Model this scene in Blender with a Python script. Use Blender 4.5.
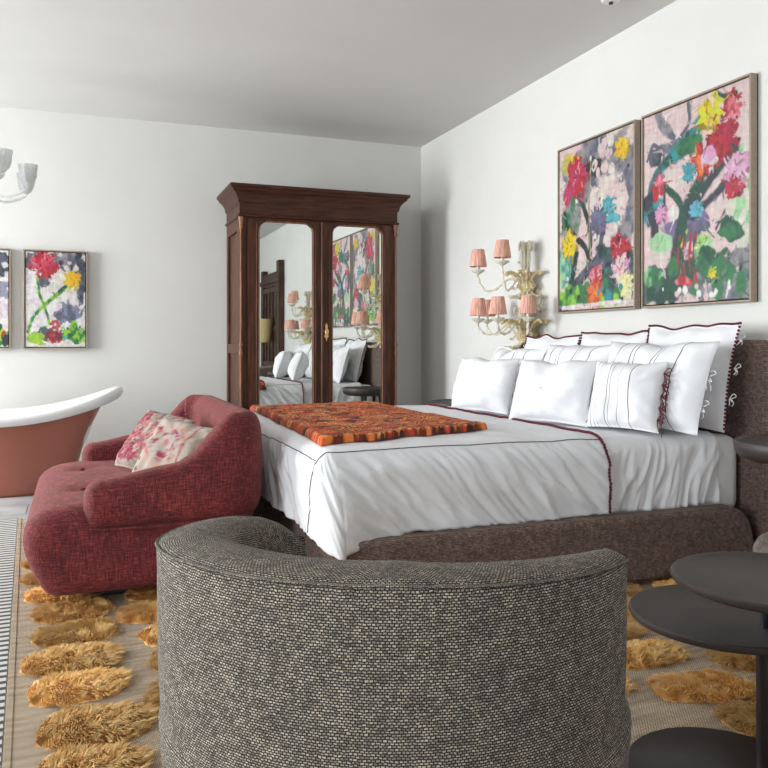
import bpy, bmesh, math, random
import numpy as np
from mathutils import Vector, Matrix, noise
PI = math.pi
random.seed(7)
for o in list(bpy.data.objects): bpy.data.objects.remove(o)
C = bpy.context.scene.collection
sc = bpy.context.scene

# ------------------------------------------------------------ camera, world, lights, exposure
YAW = math.atan(306/800); S_, C_ = math.sin(YAW), math.cos(YAW)
def W(l, d): return (S_*d + C_*l, C_*d - S_*l)
cam = bpy.data.objects.new('camera', bpy.data.cameras.new('camera')); C.objects.link(cam)
cam.data.sensor_width = 36; cam.data.lens = 36*800/768
cam.data.shift_y = -(384-344)/768
cam.data.clip_start = 0.02
cam.location = (0, 0, 1.08); cam.rotation_euler = (PI/2, 0, -YAW)
sc.camera = cam
RX0, RX1, RY0, RY1, RZ = -4.2, 3.14, -3.4, 7.19, 3.01      # room shell
sc.view_settings.view_transform = 'Standard'; sc.view_settings.look = 'None'
sc.view_settings.gamma = 1; sc.view_settings.exposure = 0.16
wd = bpy.data.worlds.new('sky'); sc.world = wd; wd.use_nodes = True
wd.node_tree.nodes['Background'].inputs[0].default_value = (.80, .90, 1, 1)
wd.node_tree.nodes['Background'].inputs[1].default_value = 1.2
def area(name, loc, rot, sx, sy, power, col):
    l = bpy.data.lights.new(name, 'AREA'); l.shape = 'RECTANGLE'; l.size = sx; l.size_y = sy
    l.energy = power; l.color = col
    o = bpy.data.objects.new(name, l); C.objects.link(o); o.location = loc; o.rotation_euler = rot
    return o
WIN = [(4.75, 6.6, .55, 2.75), (-.7, 1.6, .35, 2.75)]       # y0,y1,z0,z1 on the left wall
WINF = (-2.6, -.4, .9, 2.6)                                 # x0,x1,z0,z1 on the front wall
area('daylight_bath', (RX0-.25, 5.67, 1.65), (0, -PI/2+.16, 0), 2.2, 1.85, 440, (.965, .985, 1))
area('daylight_side', (RX0-.25, .45, 1.6), (0, -PI/2+.16, 0), 2.3, 2.2, 185, (.94, .97, 1))
area('daylight_front', (-1.5, RY0-.25, 1.75), (PI/2, 0, 0), 2.1, 1.6, 62, (.93, .965, 1))

# ------------------------------------------------------------ materials
def new_mat(name):
    m = bpy.data.materials.new(name); m.use_nodes = True
    return m, m.node_tree, m.node_tree.nodes['Principled BSDF']
def N(nt, typ, **kw):
    n = nt.nodes.new(typ)
    for k, v in kw.items():
        if k.startswith('_'): setattr(n, k[1:], v)
        else: n.inputs[k.replace('_', ' ')].default_value = v
    return n
def rgba(c): return (c[0], c[1], c[2], 1)
def ramp(nt, stops, interp='LINEAR'):
    r = nt.nodes.new('ShaderNodeValToRGB'); e = r.color_ramp.elements; r.color_ramp.interpolation = interp
    while len(e) < len(stops): e.new(.5)
    for i, (p, c) in enumerate(stops): e[i].position = p; e[i].color = rgba(c)
    return r
def coords(nt, kind='Object', scale=(1, 1, 1), rot=(0, 0, 0)):
    t = nt.nodes.new('ShaderNodeTexCoord'); mp = nt.nodes.new('ShaderNodeMapping')
    mp.inputs['Scale'].default_value = scale; mp.inputs['Rotation'].default_value = rot
    nt.links.new(t.outputs[kind], mp.inputs[0]); return mp.outputs[0]
def bump(nt, bs, h, strength, dist):
    b = nt.nodes.new('ShaderNodeBump'); b.inputs['Strength'].default_value = strength
    b.inputs['Distance'].default_value = dist
    nt.links.new(h, b.inputs['Height']); nt.links.new(b.outputs[0], bs.inputs['Normal'])
def simple(name, col, rough=.5, metal=0, var=.08, nscale=8, bmp=0, bdist=.002, stretch=(1, 1, 1), **kw):
    m, nt, bs = new_mat(name)
    n = N(nt, 'ShaderNodeTexNoise', Scale=nscale, Detail=5); nt.links.new(coords(nt, 'Object', stretch), n.inputs[0])
    lo = [max(0, c*(1-var)) for c in col]; hi = [min(1, c*(1+var)) for c in col]
    r = ramp(nt, [(.3, lo), (.7, hi)]); nt.links.new(n.outputs[0], r.inputs[0]); nt.links.new(r.outputs[0], bs.inputs['Base Color'])
    bs.inputs['Roughness'].default_value = rough; bs.inputs['Metallic'].default_value = metal
    if bmp: bump(nt, bs, n.outputs[0], bmp, bdist)
    for k, v in kw.items(): bs.inputs[k.replace('_', ' ')].default_value = v
    return m
M = {}
M['wall'] = simple('wall_plaster', (.70, .690, .665), .9, 0, .02, 3, .15, .002)
M['wall2'] = M['wall']
M['ceil'] = simple('ceiling_plaster', (.66, .645, .62), .95, 0, .02, 2)
M['trim'] = simple('white_paint', (.80, .80, .78), .5, 0, .02)
M['ceramic'] = simple('white_enamel', (.86, .86, .86), .12, 0, .01)
M['terracotta'] = simple('terracotta_paint', (.38, .125, .085), .35, 0, .06, 3)
M['brass'] = simple('brass', (.80, .55, .22), .28, 1, .15, 30)
M['darkmetal'] = simple('bronze_metal', (.030, .026, .026), .4, .5, .1, 12)
M['polemetal'] = simple('grey_metal', (.09, .095, .11), .3, .9, .1, 12)
M['darktop'] = simple('dark_stained_wood', (.040, .029, .026), .5, 0, .2, 14, .1, .001, (1, 8, 8))
M['black'] = simple('black_plastic', (.012, .012, .013), .5)
M['cotton'] = simple('white_cotton', (.80, .80, .825), .85, 0, .012, 500, .25, .0006)
M['cotton2'] = simple('soft_white_linen', (.80, .80, .825), .88, 0, .012, 300, .3, .0008)
M['burgundy'] = simple('burgundy_yarn', (.115, .016, .030), .9, 0, .35, 200, .4, .001)
M['stitch'] = simple('dark_burgundy_thread', (.06, .02, .03), .9, 0, .2, 200)
M['frame'] = simple('taupe_frame_wood', (.33, .26, .195), .45, 0, .10, 30, .1, .0005, (1, 1, 1))
M['backing'] = simple('dark_backing', (.05, .035, .03), .8)
M['gap'] = simple('grout', (.1, .1, .1), .9)
# wood
def wood(name, c1, c2, c3, stretch, scale=9, rough=.42):
    m, nt, bs = new_mat(name)
    n = N(nt, 'ShaderNodeTexNoise', Scale=scale, Detail=8, Roughness=.62, Distortion=.6); nt.links.new(coords(nt, 'Object', stretch), n.inputs[0])
    r = ramp(nt, [(.28, c1), (.5, c2), (.72, c3)]); nt.links.new(n.outputs[0], r.inputs[0]); nt.links.new(r.outputs[0], bs.inputs['Base Color'])
    bs.inputs['Roughness'].default_value = rough; bump(nt, bs, n.outputs[0], .15, .001); bs.inputs['Specular IOR Level'].default_value = .28
    return m
M['wood'] = wood('mahogany_vertical', (.028, .009, .005), (.070, .024, .012), (.135, .050, .026), (6, 6, .5))
M['woodh'] = wood('mahogany_horizontal', (.024, .008, .005), (.058, .020, .011), (.105, .038, .021), (.5, 6, 6))
M['woodlight'] = wood('mahogany_worn_edge', (.12, .055, .030), (.23, .11, .06), (.36, .19, .11), (6, 6, .5))
M['oldwood'] = wood('old_dark_timber', (.022, .011, .008), (.065, .034, .022), (.13, .075, .048), (7, 7, .6), 8, .6)
# mirror
m, nt, bs = new_mat('mirror_glass'); bs.inputs['Metallic'].default_value = 1; bs.inputs['Roughness'].default_value = .012
n = N(nt, 'ShaderNodeTexNoise', Scale=3); r = ramp(nt, [(.3, (.80, .83, .81)), (.7, (.84, .86, .84))]); nt.links.new(n.outputs[0], r.inputs[0]); nt.links.new(r.outputs[0], bs.inputs['Base Color']); M['mirror'] = m
# clear window pane / blown glass
def thinglass(name, tint, mixf, rough=.02):
    m, nt, bs = new_mat(name); nt.nodes.remove(bs)
    tr = N(nt, 'ShaderNodeBsdfTransparent'); tr.inputs[0].default_value = rgba(tint)
    gl = N(nt, 'ShaderNodeBsdfGlossy'); gl.inputs['Roughness'].default_value = rough
    lw = N(nt, 'ShaderNodeLayerWeight', Blend=mixf); mx = N(nt, 'ShaderNodeMixShader')
    nt.links.new(lw.outputs['Fresnel'], mx.inputs[0]); nt.links.new(tr.outputs[0], mx.inputs[1]); nt.links.new(gl.outputs[0], mx.inputs[2])
    nt.links.new(mx.outputs[0], nt.nodes['Material Output'].inputs[0]); return m
M['pane'] = thinglass('window_glass', (.97, .98, .98), .2)
def blown(name, col, trans, rough=.12):
    m, nt, bs = new_mat(name)
    n = N(nt, 'ShaderNodeTexNoise', Scale=60, Detail=3); nt.links.new(coords(nt), n.inputs[0])
    r = ramp(nt, [(.3, [c*.75 for c in col]), (.7, col)]); nt.links.new(n.outputs[0], r.inputs[0]); nt.links.new(r.outputs[0], bs.inputs['Base Color'])
    bs.inputs['Roughness'].default_value = rough; bs.inputs['Transmission Weight'].default_value = trans
    bs.inputs['IOR'].default_value = 1.3; bump(nt, bs, n.outputs[0], .4, .002); return m
M['goldglass'] = blown('champagne_glass', (.95, .89, .73), .12)
M['goldglass2'] = blown('amber_glass', (.86, .70, .38), .12)
M['clearglass'] = blown('clear_ribbed_glass', (.97, .98, .98), .8, .3)
# pleated shade
m, nt, bs = new_mat('pleated_pink_silk')
wv = N(nt, 'ShaderNodeTexNoise', Scale=90, Detail=2); nt.links.new(coords(nt, 'Object', (1, 1, .05)), wv.inputs[0])
r = ramp(nt, [(.3, (.56, .26, .19)), (.7, (.84, .50, .40))]); nt.links.new(wv.outputs[0], r.inputs[0]); nt.links.new(r.outputs[0], bs.inputs['Base Color'])
bs.inputs['Roughness'].default_value = .6; M['shade'] = m
# floor: grey washed tiles
m, nt, bs = new_mat('grey_floor_tiles')
co = coords(nt)
br = N(nt, 'ShaderNodeTexBrick', Scale=1.0, Mortar_Size=.004, Brick_Width=.62, Row_Height=.31)
br.inputs['Color1'].default_value = (.40, .41, .42, 1); br.inputs['Color2'].default_value = (.50, .51, .51, 1); br.inputs['Mortar'].default_value = (.13, .13, .13, 1)
nt.links.new(co, br.inputs[0])
n = N(nt, 'ShaderNodeTexNoise', Scale=5, Detail=7); nt.links.new(co, n.inputs[0])
mx = N(nt, 'ShaderNodeMixRGB', _blend_type='OVERLAY', Fac=.5); nt.links.new(br.outputs[0], mx.inputs[1]); nt.links.new(n.outputs[0], mx.inputs[2])
nt.links.new(mx.outputs[0], bs.inputs['Base Color']); bs.inputs['Roughness'].default_value = .35; M['floor'] = m
# striped flat weave
m, nt, bs = new_mat('black_white_stripe_weave')
sp = N(nt, 'ShaderNodeSeparateXYZ'); nt.links.new(coords(nt), sp.inputs[0])
m1 = N(nt, 'ShaderNodeMath', _operation='MULTIPLY'); m1.inputs[1].default_value = 1/.049; nt.links.new(sp.outputs[1], m1.inputs[0])
m2 = N(nt, 'ShaderNodeMath', _operation='FRACT'); nt.links.new(m1.outputs[0], m2.inputs[0])
r = ramp(nt, [(0, (.05, .05, .055)), (.42, (.06, .06, .065)), (.47, (.62, .61, .58)), (.96, (.60, .59, .56)), (1, (.06, .06, .06))]); nt.links.new(m2.outputs[0], r.inputs[0])
nt.links.new(r.outputs[0], bs.inputs['Base Color']); bs.inputs['Roughness'].default_value = .8; bump(nt, bs, m2.outputs[0], .3, .003); M['stripe'] = m
# jute
m, nt, bs = new_mat('jute_flatweave')
co = coords(nt)
br = N(nt, 'ShaderNodeTexBrick', Scale=1.0, Mortar_Size=.0012, Brick_Width=.009, Row_Height=.006)
br.inputs['Color1'].default_value = (.60, .48, .345, 1); br.inputs['Color2'].default_value = (.76, .64, .49, 1); br.inputs['Mortar'].default_value = (.22, .15, .09, 1)
nt.links.new(co, br.inputs[0])
n = N(nt, 'ShaderNodeTexNoise', Scale=7, Detail=6); nt.links.new(coords(nt, 'Object', (.6, 5, 1)), n.inputs[0])
r = ramp(nt, [(.35, (.66, .63, .62)), (.6, (1, 1, 1))]); nt.links.new(n.outputs[0], r.inputs[0])
mx = N(nt, 'ShaderNodeMixRGB', _blend_type='MULTIPLY', Fac=1); nt.links.new(br.outputs[0], mx.inputs[1]); nt.links.new(r.outputs[0], mx.inputs[2])
nt.links.new(mx.outputs[0], bs.inputs['Base Color']); bs.inputs['Roughness'].default_value = .95; bump(nt, bs, br.outputs[1], -.4, .001); M['jute'] = m
# shag
m, nt, bs = new_mat('ochre_shag_wool')
n = N(nt, 'ShaderNodeTexNoise', Scale=22, Detail=5); nt.links.new(coords(nt), n.inputs[0])
oi = N(nt, 'ShaderNodeObjectInfo')
r = ramp(nt, [(.25, (.52, .23, .055)), (.5, (.82, .46, .14)), (.75, (.94, .68, .32))]); nt.links.new(n.outputs[0], r.inputs[0])
hs = N(nt, 'ShaderNodeHueSaturation'); mr = N(nt, 'ShaderNodeMapRange'); mr.inputs[3].default_value = .72; mr.inputs[4].default_value = 1.12
nt.links.new(oi.outputs['Random'], mr.inputs[0]); nt.links.new(mr.outputs[0], hs.inputs['Value']); nt.links.new(r.outputs[0], hs.inputs['Color'])
nt.links.new(hs.outputs[0], bs.inputs['Base Color']); bs.inputs['Roughness'].default_value = .8; M['shag'] = m
# uv / object based weave fabric
def weave(name, c1, c2, mortar, bw, rh, ms, kind='UV', bstr=.8, bd=.0015, rough=.92, bias=0., mod=None):
    m, nt, bs = new_mat(name)
    if kind == 'UV': v = coords(nt, 'UV')
    else:
        sp = N(nt, 'ShaderNodeSeparateXYZ'); nt.links.new(coords(nt), sp.inputs[0])
        ad = N(nt, 'ShaderNodeMath', _operation='ADD'); nt.links.new(sp.outputs[0], ad.inputs[0]); nt.links.new(sp.outputs[1], ad.inputs[1])
        cb = N(nt, 'ShaderNodeCombineXYZ'); nt.links.new(ad.outputs[0], cb.inputs[0]); nt.links.new(sp.outputs[2], cb.inputs[1]); v = cb.outputs[0]
    dn = N(nt, 'ShaderNodeTexNoise', Scale=110, Detail=2); nt.links.new(coords(nt), dn.inputs[0])
    dv = N(nt, 'ShaderNodeVectorMath', _operation='SCALE'); dv.inputs['Scale'].default_value = rh*1.1; nt.links.new(dn.outputs['Color'], dv.inputs[0])
    av = N(nt, 'ShaderNodeVectorMath', _operation='ADD'); nt.links.new(v, av.inputs[0]); nt.links.new(dv.outputs[0], av.inputs[1])
    br = N(nt, 'ShaderNodeTexBrick', Scale=1.0, Mortar_Size=ms, Brick_Width=bw, Row_Height=rh, Bias=bias, Mortar_Smooth=.6)
    br.inputs['Color1'].default_value = rgba(c1); br.inputs['Color2'].default_value = rgba(c2); br.inputs['Mortar'].default_value = rgba(mortar)
    nt.links.new(av.outputs[0], br.inputs[0])
    n = N(nt, 'ShaderNodeTexNoise', Scale=(mod or 45), Detail=4); nt.links.new(coords(nt), n.inputs[0])
    r = ramp(nt, [(.3, (.60, .60, .60)), (.7, (1.0, 1.0, 1.0))]); nt.links.new(n.outputs[0], r.inputs[0])
    mx = N(nt, 'ShaderNodeMixRGB', _blend_type='MULTIPLY', Fac=1); nt.links.new(br.outputs[0], mx.inputs[1]); nt.links.new(r.outputs[0], mx.inputs[2])
    nt.links.new(mx.outputs[0], bs.inputs['Base Color']); bs.inputs['Roughness'].default_value = rough
    bump(nt, bs, br.outputs[1], -bstr, bd); return m
M['tweed'] = weave('cream_charcoal_tweed', (.66, .57, .45), (.23, .19, .155), (.020, .016, .015), .0062, .0040, .0013)
M['bedfab'] = weave('brown_woven_upholstery', (.34, .235, .20), (.165, .108, .092), (.055, .036, .031), .011, .0058, .0010, 'OBJ', .7, .0012)
# red chenille
m, nt, bs = new_mat('red_chenille')
n1 = N(nt, 'ShaderNodeTexNoise', Scale=1, Detail=3, Roughness=.6); nt.links.new(coords(nt, 'Object', (260, 260, 26)), n1.inputs[0])
n2 = N(nt, 'ShaderNodeTexNoise', Scale=1, Detail=3, Roughness=.6); nt.links.new(coords(nt, 'Object', (30, 30, 260)), n2.inputs[0])
n3 = N(nt, 'ShaderNodeTexNoise', Scale=9, Detail=4); nt.links.new(coords(nt), n3.inputs[0])
ad = N(nt, 'ShaderNodeMath', _operation='ADD'); nt.links.new(n1.outputs[0], ad.inputs[0]); nt.links.new(n2.outputs[0], ad.inputs[1])
a2 = N(nt, 'ShaderNodeMath', _operation='MULTIPLY_ADD'); a2.inputs[1].default_value = .5; nt.links.new(ad.outputs[0], a2.inputs[0])
a3 = N(nt, 'ShaderNodeMath', _operation='MULTIPLY_ADD'); a3.inputs[1].default_value = .16; a3.inputs[2].default_value = -.08; nt.links.new(n3.outputs[0], a3.inputs[0]); nt.links.new(a3.outputs[0], a2.inputs[2])
r = ramp(nt, [(.36, (.042, .005, .007)), (.5, (.130, .013, .016)), (.67, (.33, .058, .052))]); nt.links.new(a2.outputs[0], r.inputs[0]); nt.links.new(r.outputs[0], bs.inputs['Base Color'])
bs.inputs['Roughness'].default_value = .85; bs.inputs['Sheen Weight'].default_value = .12; bs.inputs['Sheen Tint'].default_value = (1, .5, .45, 1)
bump(nt, bs, a2.outputs[0], .7, .003); M['red'] = m
# paint: colour attribute
def attrmat(name, rough=.5, bstr=.3, bscale=140):
    m, nt, bs = new_mat(name)
    a = N(nt, 'ShaderNodeAttribute', _attribute_name='paint'); nt.links.new(a.outputs[0], bs.inputs['Base Color'])
    n = N(nt, 'ShaderNodeTexNoise', Scale=bscale, Detail=4); nt.links.new(coords(nt), n.inputs[0]); bump(nt, bs, n.outputs[0], bstr, .002)
    bs.inputs['Roughness'].default_value = rough; return m
M['canvas'] = attrmat('painted_canvas'); M['printed'] = attrmat('printed_cloth', .9, .5, 300); M['embro'] = attrmat('embroidered_cloth', .9, .6, 400)
M['straw'] = simple('woven_straw', (.62, .50, .26), .9, 0, .3, 90, .6, .004, (1, 1, 4))

# striped pillow cloth (stripes at given u positions in UV)
def stripecloth(name, stripes, col=(.055, .02, .03)):
    m, nt, bs = new_mat(name)
    sp = N(nt, 'ShaderNodeSeparateXYZ'); nt.links.new(coords(nt, 'UV'), sp.inputs[0])
    prev = None
    for u0, w in stripes:
        c = N(nt, 'ShaderNodeMath', _operation='COMPARE'); c.inputs[1].default_value = u0; c.inputs[2].default_value = w
        nt.links.new(sp.outputs[0], c.inputs[0])
        if prev is None: prev = c
        else:
            mm = N(nt, 'ShaderNodeMath', _operation='MAXIMUM'); nt.links.new(prev.outputs[0], mm.inputs[0]); nt.links.new(c.outputs[0], mm.inputs[1]); prev = mm
    mx = N(nt, 'ShaderNodeMixRGB'); mx.inputs[1].default_value = (.80, .80, .825, 1); mx.inputs[2].default_value = rgba(col)
    nt.links.new(prev.outputs[0], mx.inputs[0]); nt.links.new(mx.outputs[0], bs.inputs['Base Color']); bs.inputs['Roughness'].default_value = .88
    n = N(nt, 'ShaderNodeTexNoise', Scale=400, Detail=2); nt.links.new(coords(nt), n.inputs[0]); bump(nt, bs, n.outputs[0], .25, .0006)
    return m
M['stripeA'] = stripecloth('white_cotton_burgundy_lines', [(.20, .004), (.36, .004), (.40, .003), (.60, .004), (.64, .003), (.80, .004)])
M['stripeB'] = stripecloth('white_cotton_fine_lines', [(.10, .004), (.16, .0025), (.21, .0025), (.34, .004), (.38, .0025), (.50, .003), (.66, .006)], (.16, .08, .09))

# ------------------------------------------------------------ mesh helpers
def obj(name, verts, faces, mat=None, parent=None, smooth=True, uv=None, loc=None, rot=None):
    me = bpy.data.meshes.new(name); me.from_pydata([tuple(v) for v in verts], [], faces); me.update()
    if uv is not None:
        l = me.uv_layers.new(name='UVMap')
        for p in me.polygons:
            for li, vi in zip(p.loop_indices, p.vertices): l.data[li].uv = uv[vi]
    if mat: me.materials.append(mat)
    if smooth:
        for p in me.polygons: p.use_smooth = True
    o = bpy.data.objects.new(name, me); C.objects.link(o)
    if parent: o.parent = parent
    if loc: o.location = loc
    if rot: o.rotation_euler = rot
    return o
def thing(name, label, cat, loc=(0, 0, 0), rz=0, group=None):
    o = bpy.data.objects.new(name, None); C.objects.link(o); o.empty_display_size = .1
    o.location = loc; o.rotation_euler = (0, 0, rz); return tag(o, label, cat, group)
def tag(o, label, cat, group=None):
    o['label'] = label; o['category'] = cat
    if group: o['group'] = group
    return o
def lab(o, s): o['label'] = s; return o
class G:
    """collects simple solids into one mesh"""
    def __init__(s): s.v = []; s.f = []
    def add(s, v, f):
        n = len(s.v); s.v += [Vector(a) for a in v]; s.f += [tuple(i+n for i in q) for q in f]; return s
    def box(s, x0, x1, y0, y1, z0, z1):
        return s.add([(x0,y0,z0),(x1,y0,z0),(x1,y1,z0),(x0,y1,z0),(x0,y0,z1),(x1,y0,z1),(x1,y1,z1),(x0,y1,z1)],
                     [(0,3,2,1),(4,5,6,7),(0,1,5,4),(1,2,6,5),(2,3,7,6),(3,0,4,7)])
    def prism(s, pts, y0, y1, axis='y'):
        """polygon of (a,b) extruded; axis y: (x,z)->y ; axis x: (y,z)->x ; axis z: (x,y)->z"""
        def P(a, b, t): return {'y': (a, t, b), 'x': (t, a, b), 'z': (a, b, t)}[axis]
        n = len(pts); v = [P(a, b, y0) for a, b in pts]+[P(a, b, y1) for a, b in pts]
        f = [tuple(range(n)), tuple(range(2*n-1, n-1, -1))]+[(i, i+n, (i+1) % n+n, (i+1) % n) for i in range(n)]
        return s.add(v, f)
    def lathe(s, prof, c=(0, 0, 0), seg=24, flute=0, nf=0, cap=True):
        v = []; f = []; n = len(prof)
        for k in range(seg):
            a = 2*PI*k/seg; m = 1+flute*math.cos(nf*a)
            for r, z in prof: v.append((c[0]+r*m*math.cos(a), c[1]+r*m*math.sin(a), c[2]+z))
        for k in range(seg):
            k2 = (k+1) % seg
            for i in range(n-1): f.append((k*n+i, k2*n+i, k2*n+i+1, k*n+i+1))
        if cap:
            if prof[0][0] > 1e-4: f.append(tuple(k*n for k in range(seg))[::-1])
            if prof[-1][0] > 1e-4: f.append(tuple(k*n+n-1 for k in range(seg)))
        return s.add(v, f)
    def tube(s, path, r, seg=8, closed=False):
        P = [Vector(p) for p in path]; n = len(P); R = r if isinstance(r, (list, tuple)) else [r]*n
        v = []; f = []; up = Vector((0, 0, 1)); prev = None
        for i in range(n):
            if closed: t = (P[(i+1) % n]-P[i-1])
            else: t = (P[min(i+1, n-1)]-P[max(i-1, 0)])
            if t.length < 1e-9: t = Vector((0, 0, 1))
            t.normalize()
            if prev is None:
                a = up if abs(t.z) < .9 else Vector((1, 0, 0)); u = t.cross(a).normalized()
            else:
                u = prev-t*prev.dot(t)
                u = u.normalized() if u.length > 1e-6 else t.cross(up).normalized()
            prev = u; w = t.cross(u)
            for k in range(seg):
                a = 2*PI*k/seg; v.append(P[i]+(u*math.cos(a)+w*math.sin(a))*R[i])
        m = n if closed else n-1
        for i in range(m):
            j = (i+1) % n
            for k in range(seg): f.append((i*seg+k, i*seg+(k+1) % seg, j*seg+(k+1) % seg, j*seg+k))
        if not closed: f.append(tuple(range(seg))[::-1]); f.append(tuple((n-1)*seg+k for k in range(seg)))
        return s.add(v, f)
    def ball(s, c, r, seg=8, rings=6, sc3=(1, 1, 1)):
        v = [(c[0], c[1], c[2]+r*sc3[2])]; f = []
        for i in range(1, rings):
            th = PI*i/rings
            for k in range(seg):
                a = 2*PI*k/seg; v.append((c[0]+r*sc3[0]*math.sin(th)*math.cos(a), c[1]+r*sc3[1]*math.sin(th)*math.sin(a), c[2]+r*sc3[2]*math.cos(th)))
        v.append((c[0], c[1], c[2]-r*sc3[2])); e = len(v)-1
        for k in range(seg): f.append((0, 1+k, 1+(k+1) % seg)); f.append((e, e-seg+(k+1) % seg, e-seg+k))
        for i in range(rings-2):
            for k in range(seg): f.append((1+i*seg+k, 1+(i+1)*seg+k, 1+(i+1)*seg+(k+1) % seg, 1+i*seg+(k+1) % seg))
        return s.add(v, f)
    def build(s, name, mat, parent=None, bevel=0, smooth=False, bseg=2, **kw):
        o = obj(name, s.v, s.f, mat, parent, smooth, **kw)
        bm = bmesh.new(); bm.from_mesh(o.data); bmesh.ops.recalc_face_normals(bm, faces=bm.faces); bm.to_mesh(o.data); bm.free()
        if bevel:
            b = o.modifiers.new('b', 'BEVEL'); b.width = bevel; b.segments = bseg; b.limit_method = 'ANGLE'; b.angle_limit = .6
        if smooth and smooth != 'all':
            o.data.set_sharp_from_angle(angle=.7)
        return o
def rounded(name, x0, x1, y0, y1, z0, z1, r, mat, parent=None, seg=4):
    o = G().box(x0, x1, y0, y1, z0, z1).build(name, mat, parent)
    bm = bmesh.new(); bm.from_mesh(o.data)
    bmesh.ops.bevel(bm, geom=list(bm.edges), offset=r, segments=seg, profile=.5, affect='EDGES'); bm.to_mesh(o.data); bm.free()
    for p in o.data.polygons: p.use_smooth = True
    return o
def grid_faces(nu, nv, wrapu=False, off=0):
    f = []
    for i in range(nu if wrapu else nu-1):
        for j in range(nv-1):
            a = i*nv+j; b = ((i+1) % nu)*nv+j; f.append((off+a, off+b, off+b+1, off+a+1))
    return f
def catmull(pts, n=8):
    P = [Vector(p) for p in pts]; P = [P[0]*2-P[1]]+P+[P[-1]*2-P[-2]]; out = []
    for i in range(1, len(P)-2):
        for k in range(n):
            t = k/n; a, b, c, d = P[i-1], P[i], P[i+1], P[i+2]
            out.append(.5*((2*b)+(c-a)*t+(2*a-5*b+4*c-d)*t*t+(3*b-a-3*c+d)*t**3))
    out.append(P[-2].copy()); return out
def interp(x, xs, ys):
    return float(np.interp(x, xs, ys))
def smooth01(t): t = max(0, min(1, t)); return t*t*(3-2*t)
def fbm(x, y, z, o=3): return noise.fractal(Vector((x, y, z)), .9, 2.1, o)
def copy_tree(src, parent=None, **kw):
    c = src.copy(); C.objects.link(c); c.parent = parent
    for ch in [k for k in bpy.data.objects if k.parent == src]: copy_tree(ch, c)
    return c

# ------------------------------------------------------------ room shell
def struct(o): o['kind'] = 'structure'; return o
T = .15
struct(G().box(RX0-T, RX1+T, RY0-T, RY1+T, -.12, 0).build('floor', M['floor']))
struct(G().box(RX0-T, RX1+T, RY0-T, RY1+T, RZ, RZ+.12).build('ceiling', M['ceil']))
struct(G().box(RX0-T, RX1+T, RY1, RY1+T, 0, RZ).build('wall_back', M['wall']))
struct(G().box(RX1, RX1+T, RY0, RY1, 0, RZ).build('wall_right', M['wall']))
g = G(); ys = [RY0]; prev = RY0
for (y0, y1, z0, z1) in sorted(WIN):
    g.box(RX0-T, RX0, prev, y0, 0, RZ); g.box(RX0-T, RX0, y0, y1, 0, z0); g.box(RX0-T, RX0, y0, y1, z1, RZ); prev = y1
g.box(RX0-T, RX0, prev, RY1, 0, RZ); struct(g.build('wall_left', M['wall']))
x0, x1, z0, z1 = WINF
g = G().box(RX0-T, x0, RY0-T, RY0, 0, RZ).box(x1, RX1+T, RY0-T, RY0, 0, RZ).box(x0, x1, RY0-T, RY0, 0, z0).box(x0, x1, RY0-T, RY0, z1, RZ)
struct(g.build('wall_front', M['wall']))
def window(i, a0, a1, z0, z1, side):
    fr = G(); pn = G(); w = .05
    def bx(g, p0, p1, q0, q1, d0, d1):
        if side == 'L': g.box(RX0-d1, RX0-d0, p0, p1, q0, q1)
        else: g.box(p0, p1, RY0-d1, RY0-d0, q0, q1)
    mid = (a0+a1)/2; zt = z0+(z1-z0)*.68
    bx(fr, a0, a0+w, z0, z1, .05, .11); bx(fr, a1-w, a1, z0, z1, .05, .11); bx(fr, a0+w, a1-w, z1-w, z1, .05, .11); bx(fr, a0+w, a1-w, z0, z0+w, .05, .11)
    bx(fr, mid-.025, mid+.025, z0+w, z1-w, .055, .105); bx(fr, a0+w, mid-.025, zt-.015, zt+.015, .06, .10); bx(fr, mid+.025, a1-w, zt-.015, zt+.015, .06, .10)
    o = struct(fr.build('window_%d' % i, M['trim']))
    bx(pn, a0+w, a1-w, z0+w, z1-w, .078, .082); pn.build('window_pane', M['pane'], o)
    sg = G(); bx(sg, a0-.04, a1+.04, z0-.03, z0-.001, -.05, .04); sg.build('window_sill', M['trim'], o, bevel=.005)
window(1, *WIN[0], 'L'); window(2, *WIN[1], 'L'); window(3, *WINF, 'F')
struct(G().box(RX0, RX1, RY1-.015, RY1, 0, .12).build('baseboard_back', M['trim'], bevel=.004))
struct(G().box(RX1-.015, RX1, RY0, RY1-.015, 0, .12).build('baseboard_right', M['trim'], bevel=.004))
# ceiling detector
t = thing('smoke_detector', 'small round white detector on the ceiling near the right wall', 'detector', (2.765, 3.70, RZ))
G().lathe([(.0, -.0), (.055, -.0), (.055, -.018), (.045, -.030), (0, -.033)], seg=28).build('housing', M['trim'], t, smooth=True)
G().lathe([(.012, -.031), (.012, -.042), (0, -.044)], seg=12).build('sensor', M['backing'], t, smooth=True)

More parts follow.
